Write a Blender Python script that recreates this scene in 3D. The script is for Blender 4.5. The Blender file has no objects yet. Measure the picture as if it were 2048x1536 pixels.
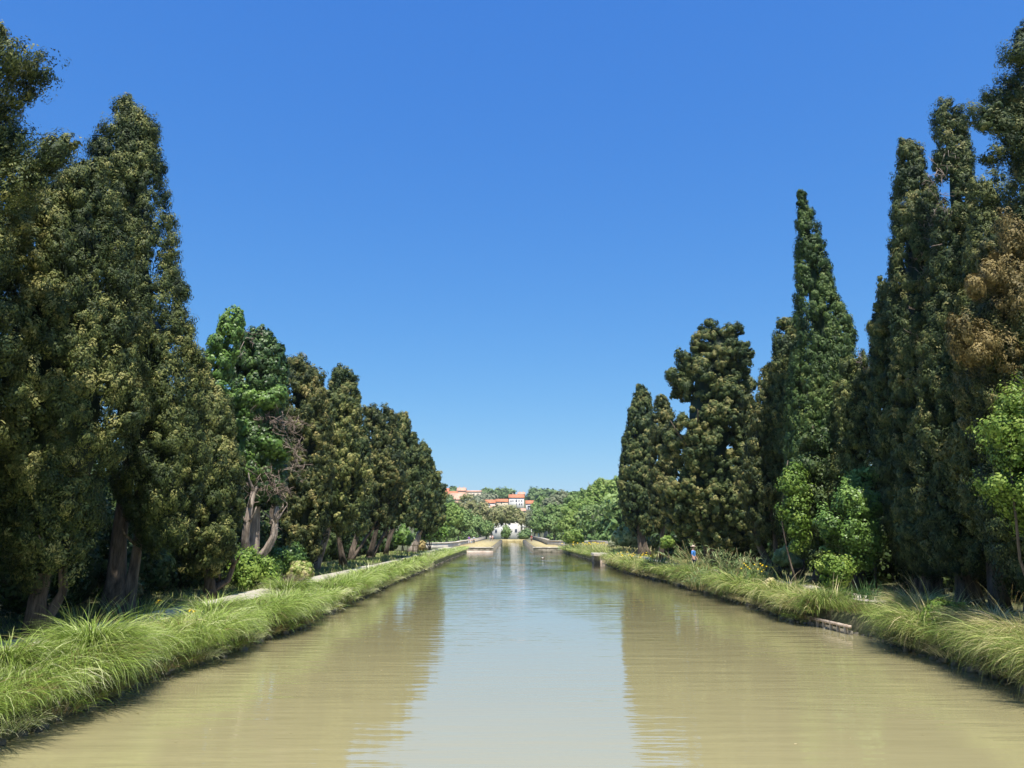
import bpy, math, random
import numpy as np
from mathutils import Vector

R_ = np.random.default_rng(7)
random.seed(7)
sc = bpy.context.scene
COL = sc.collection

# ------------------------------------------------------------------ camera
F = 1560.0; CX = 1024.0; CY = 768.0; HZ = 1063.0
PITCH = math.atan((HZ - CY) / F)
CAMH = 3.5
cd = bpy.data.cameras.new('camera')
cam = bpy.data.objects.new('camera', cd); COL.objects.link(cam)
cd.sensor_width = 36; cd.lens = 36 * F / 2048
cd.clip_start = 0.1; cd.clip_end = 6000
cam.location = (0, 0, CAMH)
cam.rotation_euler = (math.pi / 2 + PITCH, 0, 0)
sc.camera = cam

def ray(px, py):
    x = (px - CX) / F; v = (CY - py) / F
    return np.array([x, math.cos(PITCH) - v * math.sin(PITCH), math.sin(PITCH) + v * math.cos(PITCH)])
def P(px, py, Y):
    """the point seen at photo position px,py at distance Y along the canal"""
    d = ray(px, py); return np.array([0, 0, CAMH]) + d * (Y / d[1])
def G(px, py, z=0.0):
    d = ray(px, py); return np.array([0, 0, CAMH]) + d * ((z - CAMH) / d[2])

# ------------------------------------------------------------------ helpers
def link(o, parent=None):
    COL.objects.link(o)
    if parent is not None: o.parent = parent
    return o
def tag(o, label=None, cat=None, group=None, kind=None):
    if label: o['label'] = label
    if cat: o['category'] = cat
    if group: o['group'] = group
    if kind: o['kind'] = kind
    return o
def empty(name, loc, label, cat, group=None):
    o = bpy.data.objects.new(name, None); o.location = [float(c) for c in loc]; o.empty_display_size = .3
    link(o); return tag(o, label, cat, group)

class MB:
    """collects vertices and polygons, then links them as one mesh object"""
    def __init__(s): s.v = []; s.q = []; s.t = []; s.a = []; s.n = 0; s.o = []
    def add(s, v, q=None, t=None, tint=None):
        v = np.asarray(v, float).reshape(-1, 3)
        if q is not None and len(q): s.q.append(np.asarray(q, np.int64).reshape(-1, 4) + s.n)
        if t is not None and len(t): s.t.append(np.asarray(t, np.int64).reshape(-1, 3) + s.n)
        s.v.append(v)
        if tint is None: tint = .5
        s.a.append(np.broadcast_to(np.asarray(tint, float).reshape(-1), (len(v),)) if np.size(tint) in (1, len(v)) else np.full(len(v), .5))
        s.n += len(v)
    def box(s, c, d, rz=0, taper=1.0, tint=.5):
        x, y, z = np.asarray(d, float) / 2
        v = np.array([[-x, -y, -z], [x, -y, -z], [x, y, -z], [-x, y, -z], [-x * taper, -y * taper, z], [x * taper, -y * taper, z], [x * taper, y * taper, z], [-x * taper, y * taper, z]])
        if rz:
            c_, s_ = math.cos(rz), math.sin(rz); v = np.c_[v[:, 0] * c_ - v[:, 1] * s_, v[:, 0] * s_ + v[:, 1] * c_, v[:, 2]]
        s.add(v + np.asarray(c, float), q=[[0, 3, 2, 1], [4, 5, 6, 7], [0, 1, 5, 4], [1, 2, 6, 5], [2, 3, 7, 6], [3, 0, 4, 7]], tint=tint)
    def tube(s, pts, rad, sides=7, tint=.5, flute=0.0):
        pts = np.asarray(pts, float); n = len(pts); rad = np.broadcast_to(np.asarray(rad, float), (n,))
        tan = np.gradient(pts, axis=0); tan /= np.linalg.norm(tan, axis=1)[:, None] + 1e-9
        ref = np.where(np.abs(tan[:, 2:3]) > .9, np.array([[1., 0, 0]]), np.array([[0, 0, 1.]]))
        a = np.cross(tan, ref); a /= np.linalg.norm(a, axis=1)[:, None] + 1e-9
        for i in range(1, n):
            p = a[i - 1] - tan[i] * np.dot(a[i - 1], tan[i]); L = np.linalg.norm(p)
            if L > 1e-6: a[i] = p / L
        b = np.cross(tan, a)
        th = np.linspace(0, 2 * np.pi, sides, endpoint=False)
        fl = 1 + flute * np.sin(th * 3 + 1.3) + flute * .6 * np.sin(th * 5 + .4)
        ring = pts[:, None] + rad[:, None, None] * fl[None, :, None] * (np.cos(th)[None, :, None] * a[:, None] + np.sin(th)[None, :, None] * b[:, None])
        v = ring.reshape(-1, 3); i = np.arange(n - 1)[:, None] * sides; j = np.arange(sides)[None]; k = (j + 1) % sides
        q = np.stack([i + j, i + k, i + sides + k, i + sides + j], -1).reshape(-1, 4)
        m = len(v); v = np.r_[v, [pts[0]], [pts[-1]]]
        t = [[m, (x + 1) % sides, x] for x in range(sides)] + [[m + 1, (n - 1) * sides + x, (n - 1) * sides + (x + 1) % sides] for x in range(sides)]
        s.add(v, q=q, t=t, tint=tint)
    def ball(s, c, r, n=10, tint=.5):
        r = np.broadcast_to(np.asarray(r, float), (3,)); la = np.linspace(-np.pi / 2, np.pi / 2, n // 2 + 1); lo = np.linspace(0, 2 * np.pi, n, endpoint=False)
        v = np.stack([np.cos(la)[:, None] * np.cos(lo), np.cos(la)[:, None] * np.sin(lo), np.sin(la)[:, None] + 0 * lo], -1).reshape(-1, 3) * r + np.asarray(c, float)
        i = np.arange(n // 2)[:, None] * n; j = np.arange(n)[None]; k = (j + 1) % n
        s.add(v, q=np.stack([i + j, i + k, i + n + k, i + n + j], -1).reshape(-1, 4), tint=tint)
    def build(s, name, mat, parent=None, origin=(0, 0, 0), smooth=False):
        v = np.concatenate(s.v) - np.asarray(origin, float)[None]
        q = np.concatenate(s.q) if s.q else np.zeros((0, 4), np.int64)
        t = np.concatenate(s.t) if s.t else np.zeros((0, 3), np.int64)
        me = bpy.data.meshes.new(name)
        me.vertices.add(len(v)); me.vertices.foreach_set('co', v.astype(np.float32).ravel())
        loops = np.r_[q.ravel(), t.ravel()].astype(np.int32)
        me.loops.add(len(loops)); me.loops.foreach_set('vertex_index', loops)
        me.polygons.add(len(q) + len(t))
        ls = np.r_[np.arange(len(q)) * 4, len(q) * 4 + np.arange(len(t)) * 3].astype(np.int32)
        me.polygons.foreach_set('loop_start', ls)
        me.update(calc_edges=True)
        at = me.attributes.new('tint', 'FLOAT', 'POINT'); at.data.foreach_set('value', np.concatenate(s.a).astype(np.float32))
        if smooth: me.polygons.foreach_set('use_smooth', np.ones(len(me.polygons), bool))
        me.materials.append(mat)
        o = bpy.data.objects.new(name, me)
        return link(o, parent)

def unit(a): return a / (np.linalg.norm(a, axis=-1, keepdims=True) + 1e-9)
def rvec(*s): return unit(R_.normal(size=s + (3,)))
def wob(x, y, s=0.0):
    return (np.sin(x * 1.7 + s) + np.sin(y * 2.3 + s * 1.7 + x * .6) + np.sin(x * 3.9 - y * 2.9 + s * 2.3) * .6 + np.sin(y * 5.3 + x * 4.7 + s) * .4) / 3

# ------------------------------------------------------------------ materials
def newmat(name):
    m = bpy.data.materials.new(name); m.use_nodes = True; nt = m.node_tree; nt.nodes.clear(); return m, nt
def leafmat(name, cols, trans=.0, rough=.6, nscale=.6, spec=.25):
    m, nt = newmat(name); N = nt.nodes.new; L = nt.links.new
    out = N('ShaderNodeOutputMaterial'); b = N('ShaderNodeBsdfPrincipled'); b.inputs['Roughness'].default_value = rough; b.inputs['Specular IOR Level'].default_value = spec
    at = N('ShaderNodeAttribute'); at.attribute_name = 'tint'
    g = N('ShaderNodeNewGeometry'); no = N('ShaderNodeTexNoise'); no.inputs['Scale'].default_value = nscale; no.inputs['Detail'].default_value = 3
    L(g.outputs['Position'], no.inputs['Vector'])
    ma = N('ShaderNodeMath'); ma.operation = 'MULTIPLY_ADD'; L(no.outputs['Fac'], ma.inputs[0]); ma.inputs[1].default_value = .9; ma.inputs[2].default_value = -.45
    ad = N('ShaderNodeMath'); ad.operation = 'ADD'; L(ma.outputs[0], ad.inputs[0]); L(at.outputs['Fac'], ad.inputs[1])
    r = N('ShaderNodeValToRGB'); e = r.color_ramp.elements
    while len(e) < len(cols): e.new(.5)
    for i, (p, c) in enumerate(cols): e[i].position = p; e[i].color = (*c, 1)
    L(ad.outputs[0], r.inputs[0]); L(r.outputs[0], b.inputs['Base Color'])
    if trans:
        t = N('ShaderNodeBsdfTranslucent'); L(r.outputs[0], t.inputs['Color']); mx = N('ShaderNodeMixShader'); mx.inputs[0].default_value = trans
        L(b.outputs[0], mx.inputs[1]); L(t.outputs[0], mx.inputs[2]); L(mx.outputs[0], out.inputs[0])
    else: L(b.outputs[0], out.inputs[0])
    return m
def solid(name, c1, c2, scale=3., rough=.8, bump=0., bscale=None, stretch=(1, 1, 1), detail=6, spec=.3, lo=.35, hi=.65, c3=None):
    m, nt = newmat(name); N = nt.nodes.new; L = nt.links.new
    out = N('ShaderNodeOutputMaterial'); b = N('ShaderNodeBsdfPrincipled'); b.inputs['Roughness'].default_value = rough; b.inputs['Specular IOR Level'].default_value = spec
    g = N('ShaderNodeNewGeometry'); mp = N('ShaderNodeMapping'); mp.inputs['Scale'].default_value = stretch; L(g.outputs['Position'], mp.inputs[0])
    no = N('ShaderNodeTexNoise'); no.inputs['Scale'].default_value = scale; no.inputs['Detail'].default_value = detail; no.inputs['Roughness'].default_value = .65; L(mp.outputs[0], no.inputs['Vector'])
    r = N('ShaderNodeValToRGB'); e = r.color_ramp.elements; e[0].position = lo; e[0].color = (*c1, 1); e[1].position = hi; e[1].color = (*c2, 1)
    if c3: x = e.new((lo + hi) / 2); x.color = (*c3, 1)
    L(no.outputs['Fac'], r.inputs[0]); L(r.outputs[0], b.inputs['Base Color'])
    if bump:
        n2 = N('ShaderNodeTexNoise'); n2.inputs['Scale'].default_value = bscale or scale * 3; n2.inputs['Detail'].default_value = 5; L(mp.outputs[0], n2.inputs['Vector'])
        bp = N('ShaderNodeBump'); bp.inputs['Strength'].default_value = bump; bp.inputs['Distance'].default_value = .05; L(n2.outputs['Fac'], bp.inputs['Height']); L(bp.outputs[0], b.inputs['Normal'])
    L(b.outputs[0], out.inputs[0]); return m

M = {}
M['olive'] = leafmat('cypress_olive', [(.15, (.010, .022, .007)), (.5, (.038, .060, .015)), (.8, (.130, .150, .036)), (1, (.30, .28, .09))])  # cypress ramps set steep: dark lows and bright tips carry shade and highlights
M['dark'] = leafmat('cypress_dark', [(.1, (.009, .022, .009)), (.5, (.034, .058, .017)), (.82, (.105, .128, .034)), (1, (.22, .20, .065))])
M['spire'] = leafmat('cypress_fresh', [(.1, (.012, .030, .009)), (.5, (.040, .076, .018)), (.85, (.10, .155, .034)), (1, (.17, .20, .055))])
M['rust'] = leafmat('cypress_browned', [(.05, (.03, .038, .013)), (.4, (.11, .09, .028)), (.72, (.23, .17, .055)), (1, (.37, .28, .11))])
M['brown'] = leafmat('cypress_brownish', [(.15, (.010, .021, .007)), (.5, (.040, .058, .015)), (.8, (.125, .130, .034)), (1, (.27, .22, .075))])
M['ivy'] = leafmat('ivy_leaves', [(.05, (.03, .065, .012)), (.5, (.085, .165, .028)), (1, (.20, .32, .06))], trans=.15, rough=.45, spec=.4)
M['ivydark'] = leafmat('dark_ivy_leaves', [(.05, (.02, .045, .012)), (.5, (.05, .10, .022)), (1, (.14, .22, .05))], trans=.1, rough=.45, spec=.4)
M['lime'] = leafmat('bright_leaves', [(.05, (.05, .10, .018)), (.5, (.14, .235, .035)), (1, (.33, .42, .085))], trans=.25, rough=.5)
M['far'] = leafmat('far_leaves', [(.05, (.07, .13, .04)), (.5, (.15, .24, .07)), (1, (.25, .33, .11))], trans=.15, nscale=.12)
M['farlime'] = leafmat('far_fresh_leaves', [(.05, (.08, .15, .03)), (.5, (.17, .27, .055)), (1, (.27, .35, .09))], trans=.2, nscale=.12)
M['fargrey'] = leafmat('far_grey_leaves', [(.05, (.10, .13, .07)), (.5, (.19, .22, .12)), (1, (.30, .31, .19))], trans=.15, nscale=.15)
M['plane'] = leafmat('young_plane_leaves', [(.05, (.15, .17, .06)), (.5, (.26, .28, .11)), (1, (.40, .36, .18))], trans=.2, nscale=.15)
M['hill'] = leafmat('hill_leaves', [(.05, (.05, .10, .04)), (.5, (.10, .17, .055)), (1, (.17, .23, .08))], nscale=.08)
M['under'] = leafmat('shade_coloured_undergrowth_leaves', [(.05, (.018, .04, .012)), (.5, (.035, .07, .018)), (1, (.085, .12, .035))], trans=.1, rough=.5)  # leaf colour darkened to carry the shade beneath the trees
M['grassL'] = leafmat('fresh_sedge', [(.0, (.24, .18, .08)), (.1, (.10, .16, .025)), (.4, (.25, .36, .055)), (.65, (.44, .54, .15)), (1, (.72, .70, .42))], trans=.3, nscale=.9, rough=.45, spec=.35)
M['grassR'] = leafmat('olive_sedge', [(.02, (.20, .15, .07)), (.12, (.09, .14, .03)), (.42, (.21, .31, .06)), (.7, (.42, .44, .14)), (1, (.66, .56, .31))], trans=.25, nscale=.8, rough=.5)
M['straw'] = leafmat('straw_grass', [(.05, (.20, .17, .07)), (.5, (.42, .35, .16)), (1, (.60, .50, .27))], trans=.2)
M['reed'] = leafmat('reed_leaves', [(.05, (.09, .15, .05)), (.5, (.22, .31, .12)), (1, (.42, .46, .22))], trans=.25, rough=.45)
M['iris'] = leafmat('iris_leaves', [(.05, (.04, .10, .03)), (.5, (.08, .17, .05)), (1, (.18, .28, .09))], trans=.2, rough=.4)
M['dead'] = leafmat('dead_twigs', [(.0, (.12, .09, .07)), (.5, (.24, .18, .14)), (1, (.38, .30, .24))])
M['petal'] = solid('yellow_petals', (.75, .50, .02), (.85, .62, .04), 20, .5)
M['bark'] = solid('bark', (.055, .043, .032), (.20, .155, .115), 6, .95, 1.0, 16, (1, 1, .15))
M['palestone'] = solid('pale_stone_sun_in_colour', (.55, .48, .38), (.72, .64, .53), 1.2, .9, .4, 6)  # stone brightened in its colour to stand for sunlight on the walls
M['barkp'] = solid('pale_bark', (.17, .13, .10), (.46, .38, .31), 6, .95, 1.0, 16, (1, 1, .15))
M['ground'] = solid('earth', (.06, .055, .03), (.17, .15, .08), .9, .95, .6, 8, c3=(.09, .10, .04))
M['path'] = solid('gravel_path', (.36, .32, .25), (.55, .50, .41), 6, .95, .4, 40)
M['stone'] = solid('limestone', (.36, .31, .25), (.58, .52, .43), 1.2, .9, .6, 6, c3=(.48, .43, .35))
M['mossy_shaded'] = solid('dark_stained_and_shaded_stone', (.07, .07, .05), (.26, .23, .18), 1.4, .95, .8, 7)  # stained stone; also shade coloured into the right parapet and pier slot
M['wetstone'] = solid('pale_wet_stone', (.42, .33, .26), (.58, .48, .40), 1.5, .8, .4, 7)
M['dry'] = solid('dry_turf', (.30, .24, .11), (.50, .42, .22), 1.0, .95, .5, 6)
M['rustmetal'] = solid('rusty_metal', (.25, .15, .05), (.42, .28, .10), 12, .7)
M['wood'] = solid('weathered_wood', (.24, .19, .13), (.42, .35, .25), 4, .9, .5, 15, (1, .3, 1))
M['log'] = solid('bleached_log', (.34, .25, .19), (.56, .46, .37), 5, .9, .6, 12)
M['white'] = solid('white_render', (.66, .63, .57), (.76, .73, .68), .15, .9)
M['cream'] = solid('cream_render', (.55, .45, .33), (.66, .56, .43), .15, .9)
M['tan'] = solid('tan_render', (.48, .30, .20), (.58, .38, .26), .15, .9)
M['tile'] = solid('terracotta_tiles', (.42, .15, .07), (.62, .25, .13), .8, .9)
M['tilep'] = solid('pale_terracotta_tiles', (.52, .28, .18), (.68, .42, .30), .8, .9)
M['glass'] = solid('window_glass', (.03, .04, .05), (.06, .07, .09), 1, .2)
M['shutter'] = solid('grey_blue_shutter', (.16, .18, .26), (.22, .24, .33), 1, .6)
M['skin'] = solid('skin', (.55, .33, .24), (.62, .40, .30), 8, .6)
def cloth(n, c): return solid(n, tuple(x * .85 for x in c), c, 9, .85)

# water
m, nt = newmat('canal_water'); N = nt.nodes.new; L = nt.links.new
out = N('ShaderNodeOutputMaterial'); b = N('ShaderNodeBsdfDiffuse'); gl = N('ShaderNodeBsdfGlossy'); gl.inputs['Roughness'].default_value = .03; fr = N('ShaderNodeFresnel'); fr.inputs['IOR'].default_value = 2.3; mxw = N('ShaderNodeMixShader')
g = N('ShaderNodeNewGeometry')
n0 = N('ShaderNodeTexNoise'); n0.inputs['Scale'].default_value = .12; n0.inputs['Detail'].default_value = 3; L(g.outputs['Position'], n0.inputs['Vector'])
r = N('ShaderNodeValToRGB'); r.color_ramp.elements[0].color = (.39, .345, .175, 1); r.color_ramp.elements[1].color = (.44, .39, .20, 1); L(n0.outputs['Fac'], r.inputs[0]); L(r.outputs[0], b.inputs['Color'])
def wn(sx, sy, sc_, rot=0, det=2):
    mp = N('ShaderNodeMapping'); mp.inputs['Scale'].default_value = (sx, sy, 1); mp.inputs['Rotation'].default_value = (0, 0, rot); L(g.outputs['Position'], mp.inputs[0])
    n = N('ShaderNodeTexNoise'); n.inputs['Scale'].default_value = sc_; n.inputs['Detail'].default_value = det; L(mp.outputs[0], n.inputs['Vector']); return n
wa = wn(.55, 3.0, 1.0, .06, 3); wb = wn(.22, .9, 1.0, -.05, 2); wm = wn(.25, .10, 1.0, .3, 2)
mr = N('ShaderNodeMapRange'); mr.inputs[1].default_value = .42; mr.inputs[2].default_value = .60; mr.inputs[3].default_value = .35; mr.inputs[4].default_value = 1.0; L(wm.outputs['Fac'], mr.inputs[0])
mu = N('ShaderNodeMath'); mu.operation = 'MULTIPLY'; L(wa.outputs['Fac'], mu.inputs[0]); L(mr.outputs[0], mu.inputs[1])
ad = N('ShaderNodeMath'); ad.operation = 'MULTIPLY_ADD'; L(wb.outputs['Fac'], ad.inputs[0]); ad.inputs[1].default_value = .9; L(mu.outputs[0], ad.inputs[2])
bp = N('ShaderNodeBump'); bp.inputs['Strength'].default_value = .55; bp.inputs['Distance'].default_value = .035; L(ad.outputs[0], bp.inputs['Height']); L(bp.outputs[0], gl.inputs['Normal']); L(bp.outputs[0], fr.inputs['Normal'])
fm = N('ShaderNodeMath'); fm.operation = 'MULTIPLY'; fm.use_clamp = True; fm.inputs[1].default_value = 1.3; L(fr.outputs[0], fm.inputs[0]); L(fm.outputs[0], mxw.inputs[0]); L(b.outputs[0], mxw.inputs[1]); L(gl.outputs[0], mxw.inputs[2]); L(mxw.outputs[0], out.inputs[0]); M['water'] = m

# ------------------------------------------------------------------ light and sky
SUN_EL = math.radians(64); SUN_AZ = math.radians(10)     # the sun stands behind the camera, a little to the right
sd = bpy.data.lights.new('sun', 'SUN'); sd.energy = 4.9; sd.angle = math.radians(.53); sd.color = (1, .95, .86)
so = bpy.data.objects.new('sun', sd); link(so)
sv = Vector((math.sin(SUN_AZ) * math.cos(SUN_EL), -math.cos(SUN_AZ) * math.cos(SUN_EL), math.sin(SUN_EL)))
so.rotation_euler = sv.to_track_quat('Z', 'Y').to_euler(); so.location = sv * 60
w = bpy.data.worlds.new('World'); sc.world = w; w.use_nodes = True; wt = w.node_tree; wt.nodes.clear()
sk = wt.nodes.new('ShaderNodeTexSky'); sk.sky_type = 'NISHITA'; sk.sun_disc = False; sk.sun_elevation = SUN_EL
sk.sun_rotation = math.atan2(sv.x, sv.y)
sk.air_density = 1.0; sk.dust_density = .35; sk.ozone_density = 3.0
hs = wt.nodes.new('ShaderNodeHueSaturation'); hs.inputs['Saturation'].default_value = 1.15; hs.inputs['Value'].default_value = 1.0
bg = wt.nodes.new('ShaderNodeBackground'); bg.inputs[1].default_value = .13
wo = wt.nodes.new('ShaderNodeOutputWorld')
wt.links.new(sk.outputs[0], hs.inputs['Color'])
spx = wt.nodes.new('ShaderNodeSeparateColor'); cbx = wt.nodes.new('ShaderNodeCombineColor'); wt.links.new(hs.outputs[0], spx.inputs[0])
for ch_, (ga, gg) in enumerate([(.41, .93), (.515, .70), (.634, .31)]):
    p_ = wt.nodes.new('ShaderNodeMath'); p_.operation = 'POWER'; p_.inputs[1].default_value = gg; wt.links.new(spx.outputs[ch_], p_.inputs[0])
    q_ = wt.nodes.new('ShaderNodeMath'); q_.operation = 'MULTIPLY'; q_.inputs[1].default_value = ga * .13 ** (gg - 1); wt.links.new(p_.outputs[0], q_.inputs[0]); wt.links.new(q_.outputs[0], cbx.inputs[ch_])
wt.links.new(cbx.outputs[0], bg.inputs[0]); wt.links.new(bg.outputs[0], wo.inputs[0])
sc.view_settings.view_transform = 'Standard'; sc.view_settings.look = 'None'; sc.view_settings.gamma = 1; sc.view_settings.exposure = 0.6

# ------------------------------------------------------------------ the ground, the water, the paths
LE = np.array([(-40, -8.4), (0, -8.5), (12, -8.6), (19, -8.6), (29, -7.9), (45, -8.2), (65, -8.2), (80, -8.1), (100, -8.0), (137, -7.7)])
RE = np.array([(-40, 10.8), (0, 11), (17, 11.3), (22, 11.9), (27.6, 12.0), (32, 11.2), (39, 11.4), (55, 11.0), (69, 10.0), (88, 10.3), (110, 9.6), (137, 8.6)])
def xl(y): return np.interp(y, LE[:, 0], LE[:, 1]) + .12 * np.sin(np.asarray(y) * .9) * (np.asarray(y) < 75)
def xr(y): return np.interp(y, RE[:, 0], RE[:, 1]) + .15 * np.sin(np.asarray(y) * .7 + 1) * (np.asarray(y) < 85)
GZ = .8
def hill(x, y):
    z = np.interp(y, [280, 450, 600, 700, 790, 860, 1200, 3000], [.6, -2, 8, 20, 35, 37, 25, 0])
    return z * (1 - .25 * np.clip((x - 60) / 250, 0, 1)) if y > 450 else z
ys = list(np.arange(-60, 137.1, 1.5)) + [137, 138.5, 141, 150, 200, 272, 273.5, 275, 300, 350, 400, 450, 500, 550, 600, 650, 700, 750, 800, 860, 950, 1200, 2000, 3000]
ys = sorted(set(ys)); ext = [14.5, 17, 20, 26, 36, 50, 70, 100, 150, 220, 320, 450, 650, 1000, 3000]
rows = []
for y in ys:
    a, b_ = float(xl(min(y, 137))), float(xr(min(y, 137)))
    left = [(-e, None) for e in ext[::-1]] + [(a - .8, GZ), (a - .2, GZ - .15), (a, -.05), (a + .3, -1.5)]
    right = [(b_ - .3, -1.5), (b_, -.05), (b_ + .2, GZ - .15), (b_ + .8, GZ)] + [(max(e, b_ + 1.3), None) for e in ext]
    row = []
    for x, z in left + [(0, -1.6)] + right:
        if y <= 137.5:
            if z is None: z = GZ + max(0, abs(x) - 16) * .10 * (abs(x) < 60) + (4.4 if abs(x) >= 60 else 0) + .08 * wob(x, y)
        elif y < 273: z = -9.0 if abs(x) < 60 else np.interp(abs(x), [60, 200], [-9, 2])
        elif y < 290: z = .6
        else: z = hill(x, y)
        if y > 137.5 and y <= 138.6: z = -2.0
        row.append((x, y, z))
    rows.append(row)
V = np.array(rows); ny, nx = V.shape[:2]
i = np.arange(ny - 1)[:, None] * nx; j = np.arange(nx - 1)[None]
gm = MB(); gm.add(V.reshape(-1, 3), q=np.stack([i + j, i + j + 1, i + nx + j + 1, i + nx + j], -1))
tag(gm.build('ground', M['ground'], smooth=False), kind='structure')

wm_ = MB()
yy = [-60, 0, 40, 80, 110, 137.2]
for a, b_ in zip(yy[:-1], yy[1:]): wm_.add([(-9.5, a, 0), (13, a, 0), (13, b_, 0), (-9.5, b_, 0)], q=[[0, 1, 2, 3]])
wm_.add([(-3.3, 137.2, 0), (3.7, 137.2, 0), (3.7, 273, 0), (-3.3, 273, 0)], q=[[0, 1, 2, 3]])
tag(wm_.build('water', M['water']), kind='structure')

def ribbon(name, pts, w, mat, z=.006):
    pts = np.array(pts, float); t = unit(np.gradient(pts, axis=0)); n = np.c_[t[:, 1], -t[:, 0]]
    wv = w / 2 * (1 + .12 * np.sin(np.arange(len(pts)) * 1.7))[:, None]
    A = pts - n * wv; B = pts + n * wv; k = len(pts)
    v = np.r_[np.c_[A, np.full(k, GZ + z)], np.c_[B, np.full(k, GZ + z)]]
    mb = MB(); mb.add(v, q=[[i_, i_ + 1, k + i_ + 1, k + i_] for i_ in range(k - 1)])
    return tag(mb.build(name, mat), kind='structure')
yy = np.arange(-20, 137, 3.)
pl = ribbon('path_left', [(float(xl(y)) - 2.5 - .5 * math.sin(y * .06), y) for y in yy], 1.5, M['path'], .10)
pr = ribbon('path_right', [(float(xr(y)) + 2.7 + .2 * math.sin(y * .09), y) for y in yy], 1.5, M['path'], .10)

# ------------------------------------------------------------------ foliage
def leaves(mb, C, r, A, O, m_, k_, leaf, elong=1.5, wide=.62, sub=.36, tb=0.0, droop=0.0):
    n = len(C)
    if n == 0: return
    u = unit(rvec(n, m_) + .75 * O[:, None]); ua = (u * A[:, None]).sum(-1, keepdims=True)
    S = C[:, None] + r[:, None, None] * (u + A[:, None] * ua * (elong - 1)) * R_.uniform(.6, 1.02, (n, m_, 1))
    w_ = rvec(n, m_, k_); rs = (r * sub)[:, None, None, None] * R_.uniform(.6, 1.25, (n, m_, 1, 1))
    aa = A[:, None, None]
    pos = S[:, :, None] + w_ * rs + aa * (w_ * aa).sum(-1, keepdims=True) * rs * .5
    nor = unit(.75 * w_ + 1.25 * u[:, :, None] + .35 * rvec(n, m_, k_))
    d = unit(aa * .9 + w_ * .7 + .5 * rvec(n, m_, k_)); d[..., 2] -= droop
    d = unit(d - nor * (d * nor).sum(-1, keepdims=True)); bb = np.cross(nor, d)
    sz = leaf * R_.uniform(.65, 1.35, (n, m_, k_, 1))
    a_, b2 = d * sz * .5, bb * sz * .5 * wide
    v = np.stack([pos - a_, pos - b2 * 1.0, pos + a_, pos + b2], -2).reshape(-1, 3)
    rad_ = ((pos - C[:, None, None]) * aa).sum(-1) / (r[:, None, None] * elong); t = .22 * np.clip(rad_, -1, 1) + .40 * R_.uniform(-1, 1, (n, 1, 1)) * .5 + .42 * R_.uniform(-1, 1, (n, m_, 1)) * .5 + .26 * R_.uniform(-1, 1, (n, m_, k_)) * .5 + .5 + tb  # tips paler like fresh growth; the step also puts lit-shaded contrast into colour
    q = np.arange(len(v)).reshape(-1, 4)
    mb.add(v, q=q, tint=np.repeat(t.reshape(-1), 4))

def params(Y):
    Y = abs(Y)
    leaf = max(.07, .0031 * Y) if Y < 130 else .0034 * Y
    rc = .36 + .0022 * Y if Y < 130 else .0052 * Y
    m_ = 17 if Y < 45 else (14 if Y < 110 else 9)
    k_ = 27 if Y < 35 else (19 if Y < 60 else (13 if Y < 110 else 6))
    return leaf, rc, m_, k_

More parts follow.
